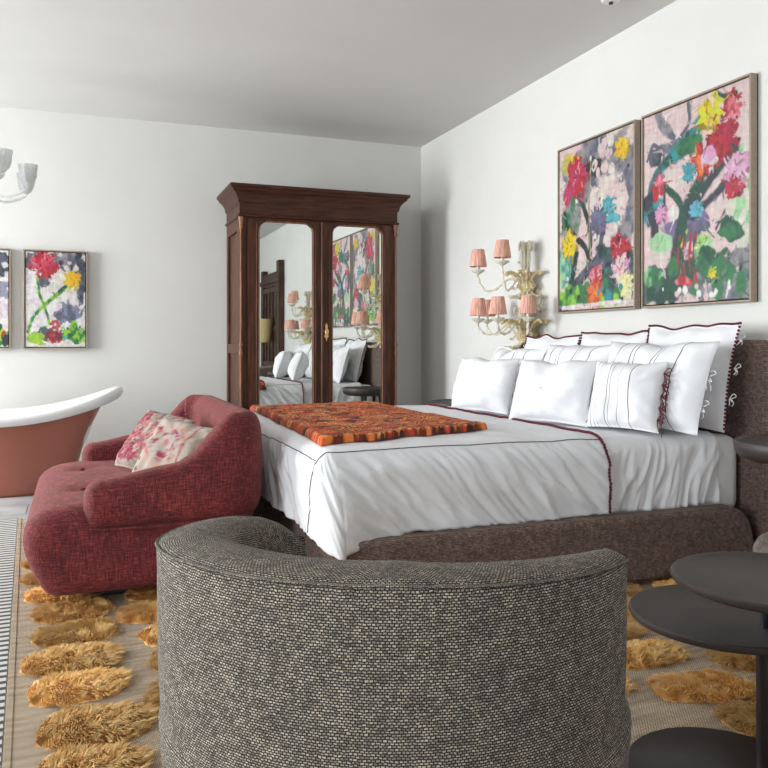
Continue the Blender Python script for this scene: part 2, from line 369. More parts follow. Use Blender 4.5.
# ------------------------------------------------------------ numpy painter
class Painter:
    def __init__(s, nw, nh, asp, seed):
        s.nw, s.nh, s.asp = nw, nh, asp; s.rs = np.random.RandomState(seed)
        u = np.linspace(0, 1, nw); v = np.linspace(0, 1, nh); s.U, s.V = np.meshgrid(u, v)   # V down
        s.Y = s.V*asp; s.img = np.zeros((nh, nw, 3)); s.gn = s.noise(50, 70, 2)
    def noise(s, fx, fy, octv=3):
        out = np.zeros((s.nh, s.nw)); amp = 1; tot = 0
        for o in range(octv):
            gx = int(max(2, fx*2**o))+2; gy = int(max(2, fy*2**o))+2; g = s.rs.rand(gy, gx)
            x = s.U*(gx-1.001); y = s.V*(gy-1.001); ix = x.astype(int); iy = y.astype(int); tx = x-ix; ty = y-iy
            tx = tx*tx*(3-2*tx); ty = ty*ty*(3-2*ty); ix2 = np.minimum(ix+1, gx-1); iy2 = np.minimum(iy+1, gy-1)
            out += amp*((g[iy, ix]*(1-tx)+g[iy, ix2]*tx)*(1-ty)+(g[iy2, ix]*(1-tx)+g[iy2, ix2]*tx)*ty); tot += amp; amp *= .55
        return out/tot
    def mix(s, m, c1, c2=None, nz=None):
        c = np.array(c1)[None, None, :]
        if c2 is not None:
            k = nz if nz is not None else s.noise(14, 18, 2); k = np.clip((k-.35)/.3, 0, 1)[..., None]; c = c*(1-k)+np.array(c2)[None, None, :]*k
        m = np.clip(m, 0, 1)[..., None]; s.img = s.img*(1-m)+c*m
    def fill(s, c1, c2, fx=4, fy=5, thr=.5, soft=.06, amt=1):
        n = s.noise(fx, fy, 3); s.mix(amt*np.clip((n-thr)/soft+.5, 0, 1), c1, c2)
    def blob(s, cx, cy, rx, ry, c1, c2=None, rough=.5, soft=.12, fr=9, pet=0):
        n = s.noise(fr, fr*s.asp, 4); dx_ = (s.U-cx)/rx; dy_ = (s.V-cy)/ry; d = np.sqrt(dx_**2+dy_**2)+(n-.5)*2*rough
        if pet: d = d+.22*np.sin(np.arctan2(dy_, dx_)*pet+n*9)
        s.mix(np.clip((1-d)/soft, 0, 1), c1, c2)
    def stroke(s, pts, w, c1, c2=None, soft=.35, rough=.3):
        P = catmull([(a, b*s.asp, 0) for a, b in pts], 8); D = np.full((s.nh, s.nw), 9.)
        Wd = w if isinstance(w, (list, tuple)) else (w, w); n = len(P); dmin = D
        for i in range(n-1):
            a, b = P[i], P[i+1]; ab = b-a; L = ab.length_squared+1e-9
            t = np.clip(((s.U-a.x)*ab.x+(s.Y-a.y)*ab.y)/L, 0, 1)
            d = np.sqrt((s.U-a.x-t*ab.x)**2+(s.Y-a.y-t*ab.y)**2)
            ww = np.interp((i+t)/(n-1), np.linspace(0, 1, len(Wd)), Wd); dmin = np.minimum(dmin, d/ww)
        nz = s.noise(16, 22, 2); s.mix(np.clip((1-dmin+(nz-.5)*2*rough)/soft, 0, 1), c1, c2)
    def dabs(s, n, box, r, c1, c2, rough=.5, el=1.4):
        for _ in range(n):
            x = s.rs.uniform(box[0], box[2]); y = s.rs.uniform(box[1], box[3]); a = r*s.rs.uniform(.5, 1.2)
            s.blob(x, y, a, a*el/s.asp*s.rs.uniform(.6, 1.3), c1 if s.rs.rand() < .5 else c2, None, rough, .3, 14)
    def flower(s, x, y, r, c1, c2, hi=None, rough=.75):
        dk = [c*.35 for c in c1]; s.blob(x, y+.01, r*1.08, r/s.asp*1.15, dk, c1, rough, .10, 15, 7)
        s.blob(x, y, r, r/s.asp*1.05, c1, c2, rough, .10, 18, 9)
        for _ in range(16):
            a = s.rs.uniform(0, 2*PI); q = s.rs.uniform(.1, .95)*r; w = s.rs.uniform(.05, .11)*r*1.3; l = s.rs.uniform(.25, .5)*r; b = a+s.rs.uniform(-.8, .8)
            px_, py_ = x+q*math.cos(a), y+q*math.sin(a)/s.asp
            s.seg(px_, py_, px_+l*math.cos(b), py_+l*math.sin(b)/s.asp, w, [c1, c2, hi or c2, dk][s.rs.randint(4)])
    def seg(s, x0, y0, x1, y1, w, c):
        ax_, ay = s.U-x0, (s.V-y0)*s.asp; bx_, by_ = x1-x0, (y1-y0)*s.asp; L = bx_*bx_+by_*by_+1e-9
        t = np.clip((ax_*bx_+ay*by_)/L, 0, 1); d = np.sqrt((ax_-t*bx_)**2+(ay-t*by_)**2)/(w*(1-.5*t))
        s.mix(np.clip((1-d+(s.gn-.5)*1.2)/.5, 0, 1)*.85, c)
    def finish(s, n=260, amt=.9):
        """loose brush marks that pick up and drag the colour under them"""
        for _ in range(n):
            x, y = s.rs.rand(), s.rs.rand(); a = s.rs.uniform(0, 2*PI); l = s.rs.uniform(.03, .10); w = s.rs.uniform(.005, .014)
            i, j = int(y*(s.nh-1)), int(x*(s.nw-1)); c = s.img[i, j]*s.rs.uniform(.6, 1.25)+s.rs.uniform(-.02, .03, 3)
            s.seg(x, y, x+l*math.cos(a), y+l*math.sin(a)/s.asp, w, np.clip(c, .005, .9))
        st = s.noise(60, 12, 2)*.5+s.noise(14, 70, 2)*.5; s.img = np.clip(s.img*(.54+.42*st[..., None]), 0, 1); return s
K = dict(dk=(.045, .05, .07), slate=(.12, .13, .18), pur=(.20, .15, .30), pink=(.74, .56, .55), cream=(.74, .67, .60), red=(.50, .025, .04), mag=(.50, .05, .15),
         ros=(.80, .28, .34), yel=(.80, .58, .02), ylo=(.90, .45, .02), teal=(.04, .30, .34), cyan=(.12, .45, .52), dgr=(.02, .09, .06), gr=(.04, .20, .08), lime=(.30, .62, .06),
         lgr=(.38, .66, .36), org=(.85, .20, .04), mauve=(.72, .35, .55), grey=(.30, .28, .30), white=(.85, .82, .80), blk=(.02, .025, .03))
def paint1():
    p = Painter(150, 207, 1.38, 11); p.img[:] = K['pink']; p.fill(K['cream'], K['pink'], 5, 6, .5)
    p.blob(.55, .18, .55, .22, K['slate'], K['grey'], .5); p.blob(.9, .42, .18, .34, K['slate'], K['grey'], .5); p.blob(.18, .46, .17, .16, K['gr'], K['grey'], .5)
    p.blob(.1, .72, .14, .14, K['lgr'], K['teal'], .5); p.blob(.75, .8, .3, .2, K['slate'], K['dgr'], .6); p.blob(.5, .17, .12, .06, K['dk'], K['blk'], .6)
    p.dabs(12, (.4, .03, .75, .22), .05, K['cream'], K['pink']); p.dabs(8, (.75, .25, .97, .5), .03, K['cream'], K['slate'])
    p.blob(.14, .09, .13, .07, (.55, .50, .12), K['yel'], .5); p.blob(.64, .43, .27, .20, K['pink'], K['cream'], .35)
    p.stroke([(.28, .30), (.40, .45), (.45, .62), (.38, .8)], .030, K['dgr'], K['blk']); p.stroke([(.08, .40), (.14, .50), (.36, .62), (.44, .72)], .034, K['blk'], K['dgr'])
    p.stroke([(.62, .52), (.56, .68), (.40, .78), (.22, .86), (.06, 1.0)], (.03, .05, .075), K['blk'], K['slate']); p.stroke([(.25, .66), (.18, .82), (.06, .96)], .042, K['blk'], K['dgr'])
    p.stroke([(.80, .70), (.60, .80), (.36, .90)], .032, K['blk'], K['teal']); p.stroke([(.46, .1), (.43, .4), (.45, .7)], .01, (.35, .3, .12)); p.stroke([(.85, .62), (.93, .75), (.97, .95)], .03, K['dk'], K['slate'])
    p.flower(.27, .19, .125, K['red'], K['mag'], K['ros']); p.blob(.13, .29, .07, .06, K['mag'], K['red'], .5)
    p.flower(.86, .11, .07, K['yel'], K['ylo'], K['yel']); p.flower(.14, .60, .095, K['yel'], (.75, .60, .02), K['yel'])
    p.flower(.56, .48, .11, K['pur'], K['slate'], K['teal']); p.flower(.70, .42, .075, K['cyan'], K['teal'], K['slate']); p.blob(.75, .49, .10, .03, K['cyan'], K['teal'], .6)
    p.flower(.84, .68, .105, K['red'], (.35, .01, .03), K['ros']); p.flower(.84, .80, .10, K['mauve'], K['pink'], K['ros']); p.flower(.90, .88, .09, (.85, .82, .35), K['cream'], K['white'])
    p.flower(.52, .83, .085, K['red'], K['ros'], K['pink']); p.blob(.35, .9, .34, .06, K['dgr'], K['gr'], .8)
    p.dabs(22, (.05, .86, .92, .97), .055, K['gr'], K['lime']); p.blob(.17, .92, .14, .06, K['lime'], K['gr'], .9); p.flower(.50, .91, .09, K['org'], K['red'], K['ylo'])
    p.dabs(8, (.55, .86, .95, .95), .04, K['teal'], K['dk']); p.stroke([(.05, .985), (.5, .975), (.95, .965)], .02, K['white'], K['pink']); p.dabs(14, (.02, .02, .98, .98), .02, K['blk'], K['white'])
    return p.finish()
def paint2():
    p = Painter(150, 207, 1.38, 23); p.img[:] = K['pink']; p.fill((.78, .56, .58), K['pink'], 4, 5, .5); p.fill(K['cream'], K['pink'], 6, 7, .62, .05, .8)
    p.blob(.95, .55, .12, .3, K['lgr'], K['cream'], .5); p.blob(.45, .63, .2, .1, K['slate'], K['pur'], .6); p.blob(.1, .9, .3, .1, K['slate'], K['gr'], .6); p.blob(.75, .9, .35, .16, K['slate'], K['grey'], .7)
    p.stroke([(.16, .02), (.22, .09), (.33, .16)], (.05, .06, .02), K['grey'], K['slate']); p.stroke([(.46, .01), (.47, .1), (.38, .17)], .02, K['slate']); p.stroke([(.18, .18), (.27, .20), (.36, .17)], (.02, .05, .01), K['grey'], K['slate'])
    p.stroke([(.05, .22), (.10, .16), (.16, .19)], .018, K['slate']); p.blob(.12, .23, .07, .04, K['slate'], K['dk'], .6)
    p.stroke([(.62, .10), (.45, .20), (.22, .28), (.10, .36), (.03, .48)], (.07, .085, .055, .038, .03), K['dgr'], K['teal']); p.blob(.46, .22, .16, .05, K['gr'], K['dgr'], .5)
    p.stroke([(.72, .02), (.80, .05), (.88, .05)], .03, K['dgr']); p.stroke([(.88, .1), (.86, .22), (.82, .34)], .02, K['slate'])
    p.blob(.08, .50, .12, .09, K['dk'], K['teal'], .5); p.stroke([(.04, .46), (.10, .55), (.13, .66)], .05, K['dk']); p.stroke([(.22, .38), (.22, .5)], .018, K['dk'])
    p.stroke([(.60, .38), (.50, .48), (.42, .56), (.36, .72), (.28, .86), (.18, .98)], (.045, .06, .07, .08), K['dk'], K['dgr']); p.stroke([(.88, .30), (.66, .42), (.46, .56)], (.06, .05, .045), K['dgr'], K['dk'])
    p.stroke([(.24, .40), (.38, .50), (.42, .62)], .034, K['dgr']); p.stroke([(.88, .41), (.70, .50), (.50, .58)], .036, K['dk']); p.stroke([(.80, .58), (.72, .66)], .012, K['dk']); p.stroke([(.45, .64), (.36, .76)], .012, (.6, .6, .08))
    p.stroke([(.36, .74), (.33, .88), (.30, .98)], .05, K['dgr'], K['dk'])
    p.flower(.66, .10, .10, K['yel'], (.65, .66, .04), K['yel']); p.flower(.86, .11, .085, K['red'], K['ros'], K['mag']); p.flower(.76, .25, .12, K['red'], (.35, .01, .05), K['mag']); p.flower(.58, .31, .09, K['red'], K['org'], K['ros'])
    p.blob(.66, .29, .07, .05, (.65, .5, .72), K['mauve'], .5); p.flower(.47, .35, .055, K['cyan'], K['teal'], K['slate']); p.flower(.90, .39, .09, K['mauve'], (.75, .45, .62), K['pink'])
    p.flower(.16, .37, .06, K['red'], K['ros'], K['mag']); p.blob(.13, .42, .04, .05, K['red'], K['org'], .6); p.flower(.18, .53, .06, K['mauve'], (.75, .3, .55), K['pink']); p.blob(.31, .54, .06, .04, K['cream'], K['white'], .3)
    p.flower(.54, .545, .055, K['cyan'], (.15, .45, .62), K['teal']); p.flower(.88, .48, .075, K['red'], K['mag'], K['ros']); p.blob(.90, .60, .09, .07, K['lgr'], K['cream'], .8)
    p.blob(.17, .68, .12, .055, K['lgr'], (.45, .68, .42), .4); p.flower(.60, .74, .08, K['lgr'], K['lime'], K['white']); p.blob(.83, .68, .12, .06, K['dgr'], K['gr'], .8)
    p.blob(.66, .83, .2, .08, K['gr'], K['dgr'], .9); p.dabs(14, (.05, .8, .95, .95), .06, K['dgr'], K['gr'])
    for x in (.38, .43, .49, .53): p.stroke([(x, .66), (x-.02, .78), (x+.01, .90)], .013, K['red'], K['dgr'], .5, .8)
    p.blob(.44, .90, .10, .03, K['red'], K['ros'], .8); p.blob(.08, .85, .12, .05, K['lgr'], K['gr'], .9)
    p.dabs(14, (.3, .92, .9, .98), .025, K['white'], K['pink']); p.flower(.68, .86, .035, K['yel'], K['lime'], K['yel']); p.dabs(10, (.02, .02, .98, .98), .016, K['blk'], K['white'])
    return p.finish()
def paint3():
    p = Painter(84, 137, 1.63, 31); p.img[:] = K['white']; p.fill(K['white'], (.78, .66, .72), 4, 6, .5)
    p.blob(.72, .08, .3, .12, K['slate'], K['grey'], .8); p.blob(.92, .3, .1, .3, K['slate'], K['dk'], .6); p.blob(.12, .1, .12, .12, K['grey'], K['slate'], .7); p.blob(.32, .3, .12, .07, K['grey'], K['slate'], .7)
    p.dabs(12, (.5, .02, .95, .2), .05, K['cream'], K['dk']); p.blob(.62, .36, .26, .18, K['white'], K['cream'], .3); p.blob(.70, .63, .22, .10, K['slate'], (.25, .27, .40), .8)
    p.stroke([(.20, .23), (.22, .42), (.32, .58), (.40, .76)], .028, (.05, .20, .05), K['lime']); p.stroke([(.68, .36), (.50, .46), (.28, .58), (.12, .70), (.04, .84)], (.045, .04, .03), K['lime'], (.04, .22, .06)); p.stroke([(.66, .36), (.57, .41)], .04, K['dgr'])
    p.flower(.30, .12, .19, K['red'], (.80, .08, .14), K['ros'], .6); p.blob(.45, .16, .10, .06, K['mag'], K['red'], .6); p.flower(.78, .28, .125, K['yel'], K['ylo'], K['yel'], .5)
    p.blob(.3, .88, .3, .08, K['slate'], K['gr'], .8); p.blob(.15, .92, .18, .06, K['lime'], (.45, .65, .05), .8); p.blob(.80, .86, .18, .11, K['lime'], (.03, .2, .05), .8); p.blob(.6, .9, .12, .05, K['gr'], K['cyan'], .8)
    p.dabs(9, (.40, .72, .56, .80), .035, K['red'], (.5, .1, .1)); p.dabs(9, (.33, .84, .58, .93), .05, (.30, .02, .05), K['red']); p.dabs(12, (.55, .78, .98, .95), .035, K['dgr'], K['lime']); p.stroke([(.1, .985), (.9, .985)], .02, K['white'])
    return p.finish()
def paint4():
    p = Painter(84, 137, 1.63, 47); p.img[:] = K['white']; p.fill(K['white'], (.78, .66, .72), 4, 6, .5)
    p.blob(.8, .12, .25, .15, K['dk'], K['slate'], .8); p.dabs(10, (.6, .05, .98, .2), .05, K['white'], K['slate']); p.blob(.8, .42, .3, .1, K['slate'], (.35, .35, .45), .7); p.stroke([(.5, .31), (1, .30)], .03, K['white'])
    p.blob(.82, .62, .25, .12, (.72, .55, .68), K['white'], .5); p.stroke([(.3, .3), (.45, .6), (.4, .9)], .03, K['gr'], K['lime']); p.flower(.35, .2, .18, K['mag'], K['red'], K['ros']); p.flower(.6, .4, .12, K['yel'], K['ylo'])
    p.blob(.6, .9, .5, .10, K['gr'], K['lime'], .8); p.blob(.85, .86, .16, .08, K['lime'], (.6, .65, .05), .8); p.blob(.95, .92, .08, .08, K['slate'], K['dk'], .6); p.dabs(6, (.7, .78, .95, .9), .04, K['red'], K['dgr'])
    return p.finish()
def setpaint(me, cols):
    a = me.color_attributes.new(name='paint', type='FLOAT_COLOR', domain='POINT')
    c = np.ones((len(me.vertices), 4), dtype=np.float32); c[:, :3] = cols; a.data.foreach_set('color', c.ravel())
def painting(label, p, w, h, loc, rz, dep=.048):
    h *= .988
    t = thing('framed_painting', label, 'painting', loc, rz, 'paintings over the bed' if w > .6 else 'small paintings on the back wall')
    b = .010; gp = .007
    G().box(-w/2, w/2, -.006, -.001, -h/2, h/2).build('backing', M['backing'], t)
    g = G()
    for s in (-1, 1): g.box(s*w/2-(b if s > 0 else 0), s*w/2+(0 if s > 0 else b), -dep, -.006, -h/2, h/2); g.box(-w/2+b, w/2-b, -dep, -.006, s*h/2-(b if s > 0 else 0), s*h/2+(0 if s > 0 else b))
    g.build('frame', M['frame'], t, bevel=.0015)
    cw, ch = w-2*b-2*gp, h-2*b-2*gp; nw, nh = p.nw, p.nh
    v = []; 
    for j in range(nh):
        for i in range(nw): v.append((-cw/2+cw*i/(nw-1), -dep+.008, ch/2-ch*j/(nh-1)))
    f = [(j*nw+i, (j+1)*nw+i, (j+1)*nw+i+1, j*nw+i+1) for j in range(nh-1) for i in range(nw-1)]
    o = obj('canvas', v, f, M['canvas'], t)
    setpaint(o.data, p.img.reshape(-1, 3)); sm = o.modifiers.new('s', 'SOLIDIFY'); sm.thickness = .03; sm.offset = -1
    return t
painting('large flower painting with blue bloom and red flower, farther left one above the bed', paint1(), .82, 1.14, (RX1-.002, 4.32, 1.853), -PI/2)
painting('large flower painting on pink ground, nearer right one above the bed', paint2(), .82, 1.14, (RX1-.002, 3.440, 1.853), -PI/2)
painting('small painting of a red poppy and yellow flower with crossing green stems', paint3(), .492, .825, (-.172, RY1-.002, 1.447), 0)
painting('small flower painting cut off by the left edge, beside the red poppy painting', paint4(), .492, .825, (-.755, RY1-.002, 1.447), 0)

# ------------------------------------------------------------ wardrobe
X0, X1, YF, YB, ZT = 1.235, 2.625, 6.535, 7.15, 2.382
wr = thing('wardrobe', 'tall antique dark mahogany wardrobe with two mirrored doors against back wall', 'wardrobe', (0, 0, 0))
G().box(X0+.02, X0+.05, YF+.05, YB, .12, 2.22).box(X1-.05, X1-.02, YF+.05, YB, .12, 2.22).box(X0+.05, X1-.05, YB-.03, YB, .12, 2.22).box(X0+.05, X1-.05, YF+.05, YB-.03, 2.17, 2.22).box(X0+.05, X1-.05, YF+.05, YB-.03, .12, .16)\
  .build('body', M['wood'], wr, bevel=.003)
for xs, sgn in ((X0, 1), (X1, -1)):
    a, b = (xs, xs+.02) if sgn > 0 else (xs-.02, xs); g = G()
    g.box(a, b, YF+.05, YF+.12, .12, 2.124).box(a, b, YB-.07, YB, .12, 2.124).box(a, b, YF+.12, YB-.07, 2.02, 2.124).box(a, b, YF+.12, YB-.07, .12, .45).box(a, b, YF+.12, YB-.07, 1.0, 1.08)
    g.build('side_panel', M['wood'], wr, bevel=.004)
def moulding(name, prof, x0, x1, yf, yb, mat, parent):
    v = []; f = []; n = len(prof)                 # prof: (out, z); runs left side, front, right side with mitred corners
    for k in range(4):
        for o_, z in prof:
            v.append({0: (x0-o_, yb, z), 1: (x0-o_, yf-o_, z), 2: (x1+o_, yf-o_, z), 3: (x1+o_, yb, z)}[k])
    f = grid_faces(4, n); f.append(tuple(range(n))); f.append(tuple(3*n+i for i in range(n))[::-1])
    f.append((0, n, 2*n, 3*n)); f.append((n-1, 2*n-1, 3*n-1, 4*n-1))
    return G().add(v, f).build(name, mat, parent)
moulding('cornice', [(0, 2.235), (.004, 2.235), (.012, 2.25), (.016, 2.262), (.016, 2.272), (.024, 2.29), (.042, 2.315), (.062, 2.33), (.068, 2.335), (.068, 2.345), (.082, 2.355), (.088, 2.362), (.088, 2.382), (0, 2.382)], X0, X1, YF, YB, M['woodh'], wr)
moulding('frieze', [(-.03, 2.125), (.004, 2.125), (.014, 2.132), (.014, 2.142), (.002, 2.150), (0, 2.155), (0, 2.235), (-.03, 2.235)], X0, X1, YF, YB, M['woodh'], wr)
moulding('plinth', [(-.03, .0), (.03, 0), (.03, .09), (.012, .11), (.0, .125), (-.03, .125)], X0, X1, YF, YB, M['woodh'], wr)
g = G()
for x in (X0, X1): 
    s = 1 if x == X0 else -1
    a, b = sorted((x, x+s*.062)); g.box(a, b, YF+.012, YF+.05, .125, 2.125)
g.box(X0+.062, X1-.062, YF+.012, YF+.05, .125, .40)
g.box(X0+.062, X1-.062, YF+.012, YF+.05, 2.118, 2.20)
g.build('front_frame', M['wood'], wr, bevel=.003)
for x in (X0+.012, X1-.012):                      # slender corner colonnettes with turned rings
    prof = [(.014, .42), (.017, .43), (.017, .46), (.011, .48), (.011, .98), (.016, .99), (.018, 1.0), (.016, 1.01), (.011, 1.03), (.011, 1.06), (.016, 1.07), (.016, 1.08), (.010, 1.1), (.009, 2.02), (.015, 2.03), (.018, 2.045), (.013, 2.06), (.020, 2.09), (.024, 2.115), (.024, 2.125)]
    G().lathe(prof, (x, YF+.008, 0), 16).build('corner_column', M['woodlight'], wr, smooth=True)
def door(x0, x1, mx0, mx1, zb, zt, knob):
    d0, d1 = YF-.008, YF+.018; mz0, mz1 = .50, 2.095
    g = G().box(x0, mx0, d0, d1, zb, zt).box(mx1, x1, d0, d1, zb, zt).box(mx0, mx1, d0, d1, mz1, zt).box(mx0, mx1, d0, d1, zb, mz0)
    r = .075
    for s, cx in ((1, mx0), (-1, mx1)):           # spandrels that round the top of the mirror
        pts = [(cx, mz1)]+[(cx+s*(r-r*math.sin(a)), mz1-(r-r*math.cos(a))) for a in [i*PI/2/8 for i in range(9)]]
        g.prism(pts if s > 0 else pts[::-1], d0, d1)
    dr = g.build('door', M['wood'], wr, bevel=.002)
    G().box(mx0, mx1, d0+.014, d0+.017, mz0, mz1).build('mirror', M['mirror'], dr)
    out = [(mx0, mz0+.0)]+[(mx0, mz1-r)]+[(mx0+r-r*math.cos(a), mz1-r+r*math.sin(a)) for a in [i*PI/2/8 for i in range(1, 9)]]+[(mx1-r+r*math.sin(a), mz1-r+r*math.cos(a)) for a in [i*PI/2/8 for i in range(0, 9)]]+[(mx1, mz0)]
    P = [(x, d0-.001, z) for x, z in out]
    G().tube(P, .0055, 6, True).build('mirror_moulding', M['woodlight'], dr, smooth=True)
    P2 = [(x+(.020 if x > (mx0+mx1)/2 else -.020), d0-.002, z+(.02 if z > 1 else -.02)) for x, z in out]
    G().tube(P2, .007, 6, True).build('outer_moulding', M['wood'], dr, smooth=True)
    for s, cx in ((1, mx0), (-1, mx1)):           # carved scroll at the upper corners
        sp = [(cx+s*(.012+(.022-.0016*i)*math.cos(.75*i)+.008), d0-.006, mz1-.014+(.022-.0016*i)*math.sin(.75*i)) for i in range(12)]
        G().tube(sp, .005, 6).ball((cx+s*.02, d0-.006, mz1-.014), .008).ball((cx+s*.05, d0-.004, mz1+.004), .008).ball((cx-s*.002, d0-.004, mz1-.05), .008).build('carved_corner', M['wood'], dr, smooth=True)
    return dr
MIDX = 1.935
d1 = door(X0+.066, MIDX-.004, 1.394, 1.857, .405, 2.115, False)
d2 = door(MIDX+.004, X1-.066, 2.025, 2.484, .405, 2.115, True)
G().tube([(MIDX, YF-.016, .41), (MIDX, YF-.016, 2.11)], .013, 10).build('meeting_bead', M['wood'], d2, smooth=True)
kx, kz = 1.972, 1.175
g = G(); prof = [(-.012, .06), (.0, .085), (.012, .06), (.008, .03), (.022, .015), (.012, -.005), (.020, -.03), (.008, -.045), (0, -.075), (-.008, -.045), (-.020, -.03), (-.012, -.005), (-.022, .015), (-.008, .03)]
g.prism([(kx+a, kz+b) for a, b in prof], YF-.0125, YF-.0085)
g.ball((kx, YF-.018, kz+.028), .010).tube([(kx-.010, YF-.02, kz+.03), (kx-.014, YF-.026, kz), (kx, YF-.028, kz-.022), (kx+.014, YF-.026, kz), (kx+.010, YF-.02, kz+.03)], .0035, 6)
lab(g.build('drop_handle', M['brass'], d2, smooth=True), 'ornate brass drop handle')
dw = G().box(X0+.075, X1-.075, YF-.008, YF+.014, .155, .385).build('drawer', M['woodh'], wr, bevel=.006)
for x in (1.55, 2.3): G().lathe([(0, 0), (.012, 0), (.008, .012), (.014, .022), (.012, .03), (0, .033)], (0, 0, 0), 14).build('knob', M['brass'], dw, smooth=True, loc=(x, YF-.006, .27), rot=(PI/2, 0, 0))

# ------------------------------------------------------------ bath
XC, YC = -.545, 6.47
def bz(x): return .560+.180*min(1, abs((x-XC)/.84))**2.0
def bring(a, b, f, dz=0, n=64, pw=2.25):
    out = []
    for k in range(n):
        t = 2*PI*k/n; c, s = math.cos(t), math.sin(t); e = 2/pw
        x = XC+a*math.copysign(abs(c)**e, c); y = YC+b*math.copysign(abs(s)**e, s)
        out.append((x, y, f*bz(x)+dz))
    return out
def rings(name, R, mat, parent, closetop=False, closebot=False):
    n = len(R[0]); v = [p for r in R for p in r]; f = []
    for i in range(len(R)-1):
        for k in range(n): f.append((i*n+k, i*n+(k+1) % n, (i+1)*n+(k+1) % n, (i+1)*n+k))
    if closebot: f.append(tuple(range(n))[::-1])
    if closetop: f.append(tuple((len(R)-1)*n+k for k in range(n)))
    g = G(); g.add(v, f); return g.build(name, mat, parent, smooth='all')
bt = thing('bathtub', 'freestanding slipper bathtub, terracotta outside with white rolled rim', 'bathtub', (0, 0, 0))
rings('tub_shell', [bring(.50, .27, 0), bring(.51, .28, .04), bring(.53, .30, .20), bring(.575, .325, .45), bring(.64, .345, .70), bring(.70, .352, .86), bring(.745, .356, .955)], M['terracotta'], bt, closebot=True)
rings('rim', [bring(.742, .352, .925), bring(.79, .385, .90), bring(.835, .410, .905), bring(.862, .428, .935), bring(.870, .436, .975), bring(.860, .430, 1.01), bring(.825, .405, 1.03), bring(.78, .375, 1.02), bring(.74, .345, .985), bring(.69, .325, .88), bring(.62, .305, .60), bring(.54, .27, .32), bring(.42, .2, .2), bring(.15, .08, .18)], M['ceramic'], bt, closetop=True)
G().lathe([(0, .0), (.03, 0), (.03, .006), (0, .008)], (XC, YC, .105), 16).build('drain', M['brass'], bt, smooth=True)

# ------------------------------------------------------------ glass chandelier
ch = thing('chandelier', 'clear glass chandelier with curved arms and ribbed cups at left edge over the bathtub', 'chandelier', (-.72, 6.10, .03))
G().lathe([(0, 3.0), (.06, 3.0), (.06, 2.985), (.02, 2.95), (.006, 2.93), (.006, 2.75)], seg=16).build('ceiling_rose', M['clearglass'], ch, smooth=True)
G().lathe([(.006, 2.76), (.03, 2.74), (.02, 2.70), (.012, 2.6), (.03, 2.55), (.045, 2.48), (.02, 2.42), (.016, 2.3), (.05, 2.24), (.06, 2.17), (.035, 2.10), (.015, 2.06), (.02, 2.02), (0, 1.98)], seg=20, flute=.08, nf=8).build('stem', M['clearglass'], ch, smooth=True)
def charm(ang, r, zc, zl, zs):
    c, s = math.cos(ang), math.sin(ang)
    pts = catmull([(.03*c, .03*s, zs), (.3*r*c, .3*r*s, zl+.05), (.65*r*c, .65*r*s, zl), (.95*r*c, .95*r*s, zl+.05), (r*c, r*s, zc-.02)], 7)
    a = G().tube(pts, .0085, 8).build('arm', M['clearglass'], ch, smooth=True)
    G().lathe([(.008, -.02), (.02, -.012), (.040, .01), (.052, .05), (.054, .09), (.060, .13), (.056, .13), (.049, .09), (.045, .05), (.02, .015), (0, .01)], (r*c, r*s, zc), 32, .07, 10).build('cup', M['clearglass'], a, smooth=True)
    G().lathe([(.010, .01), (.011, .08), (.004, .10), (0, .13)], (r*c, r*s, zc), 10).build('bulb', M['ceramic'], a, smooth=True)
for k in range(8): charm(k*PI/4-.30, .42, 2.145, 2.05, 2.14)
for k in range(5): charm(k*2*PI/5-.45, .27, 2.235, 2.15, 2.26)

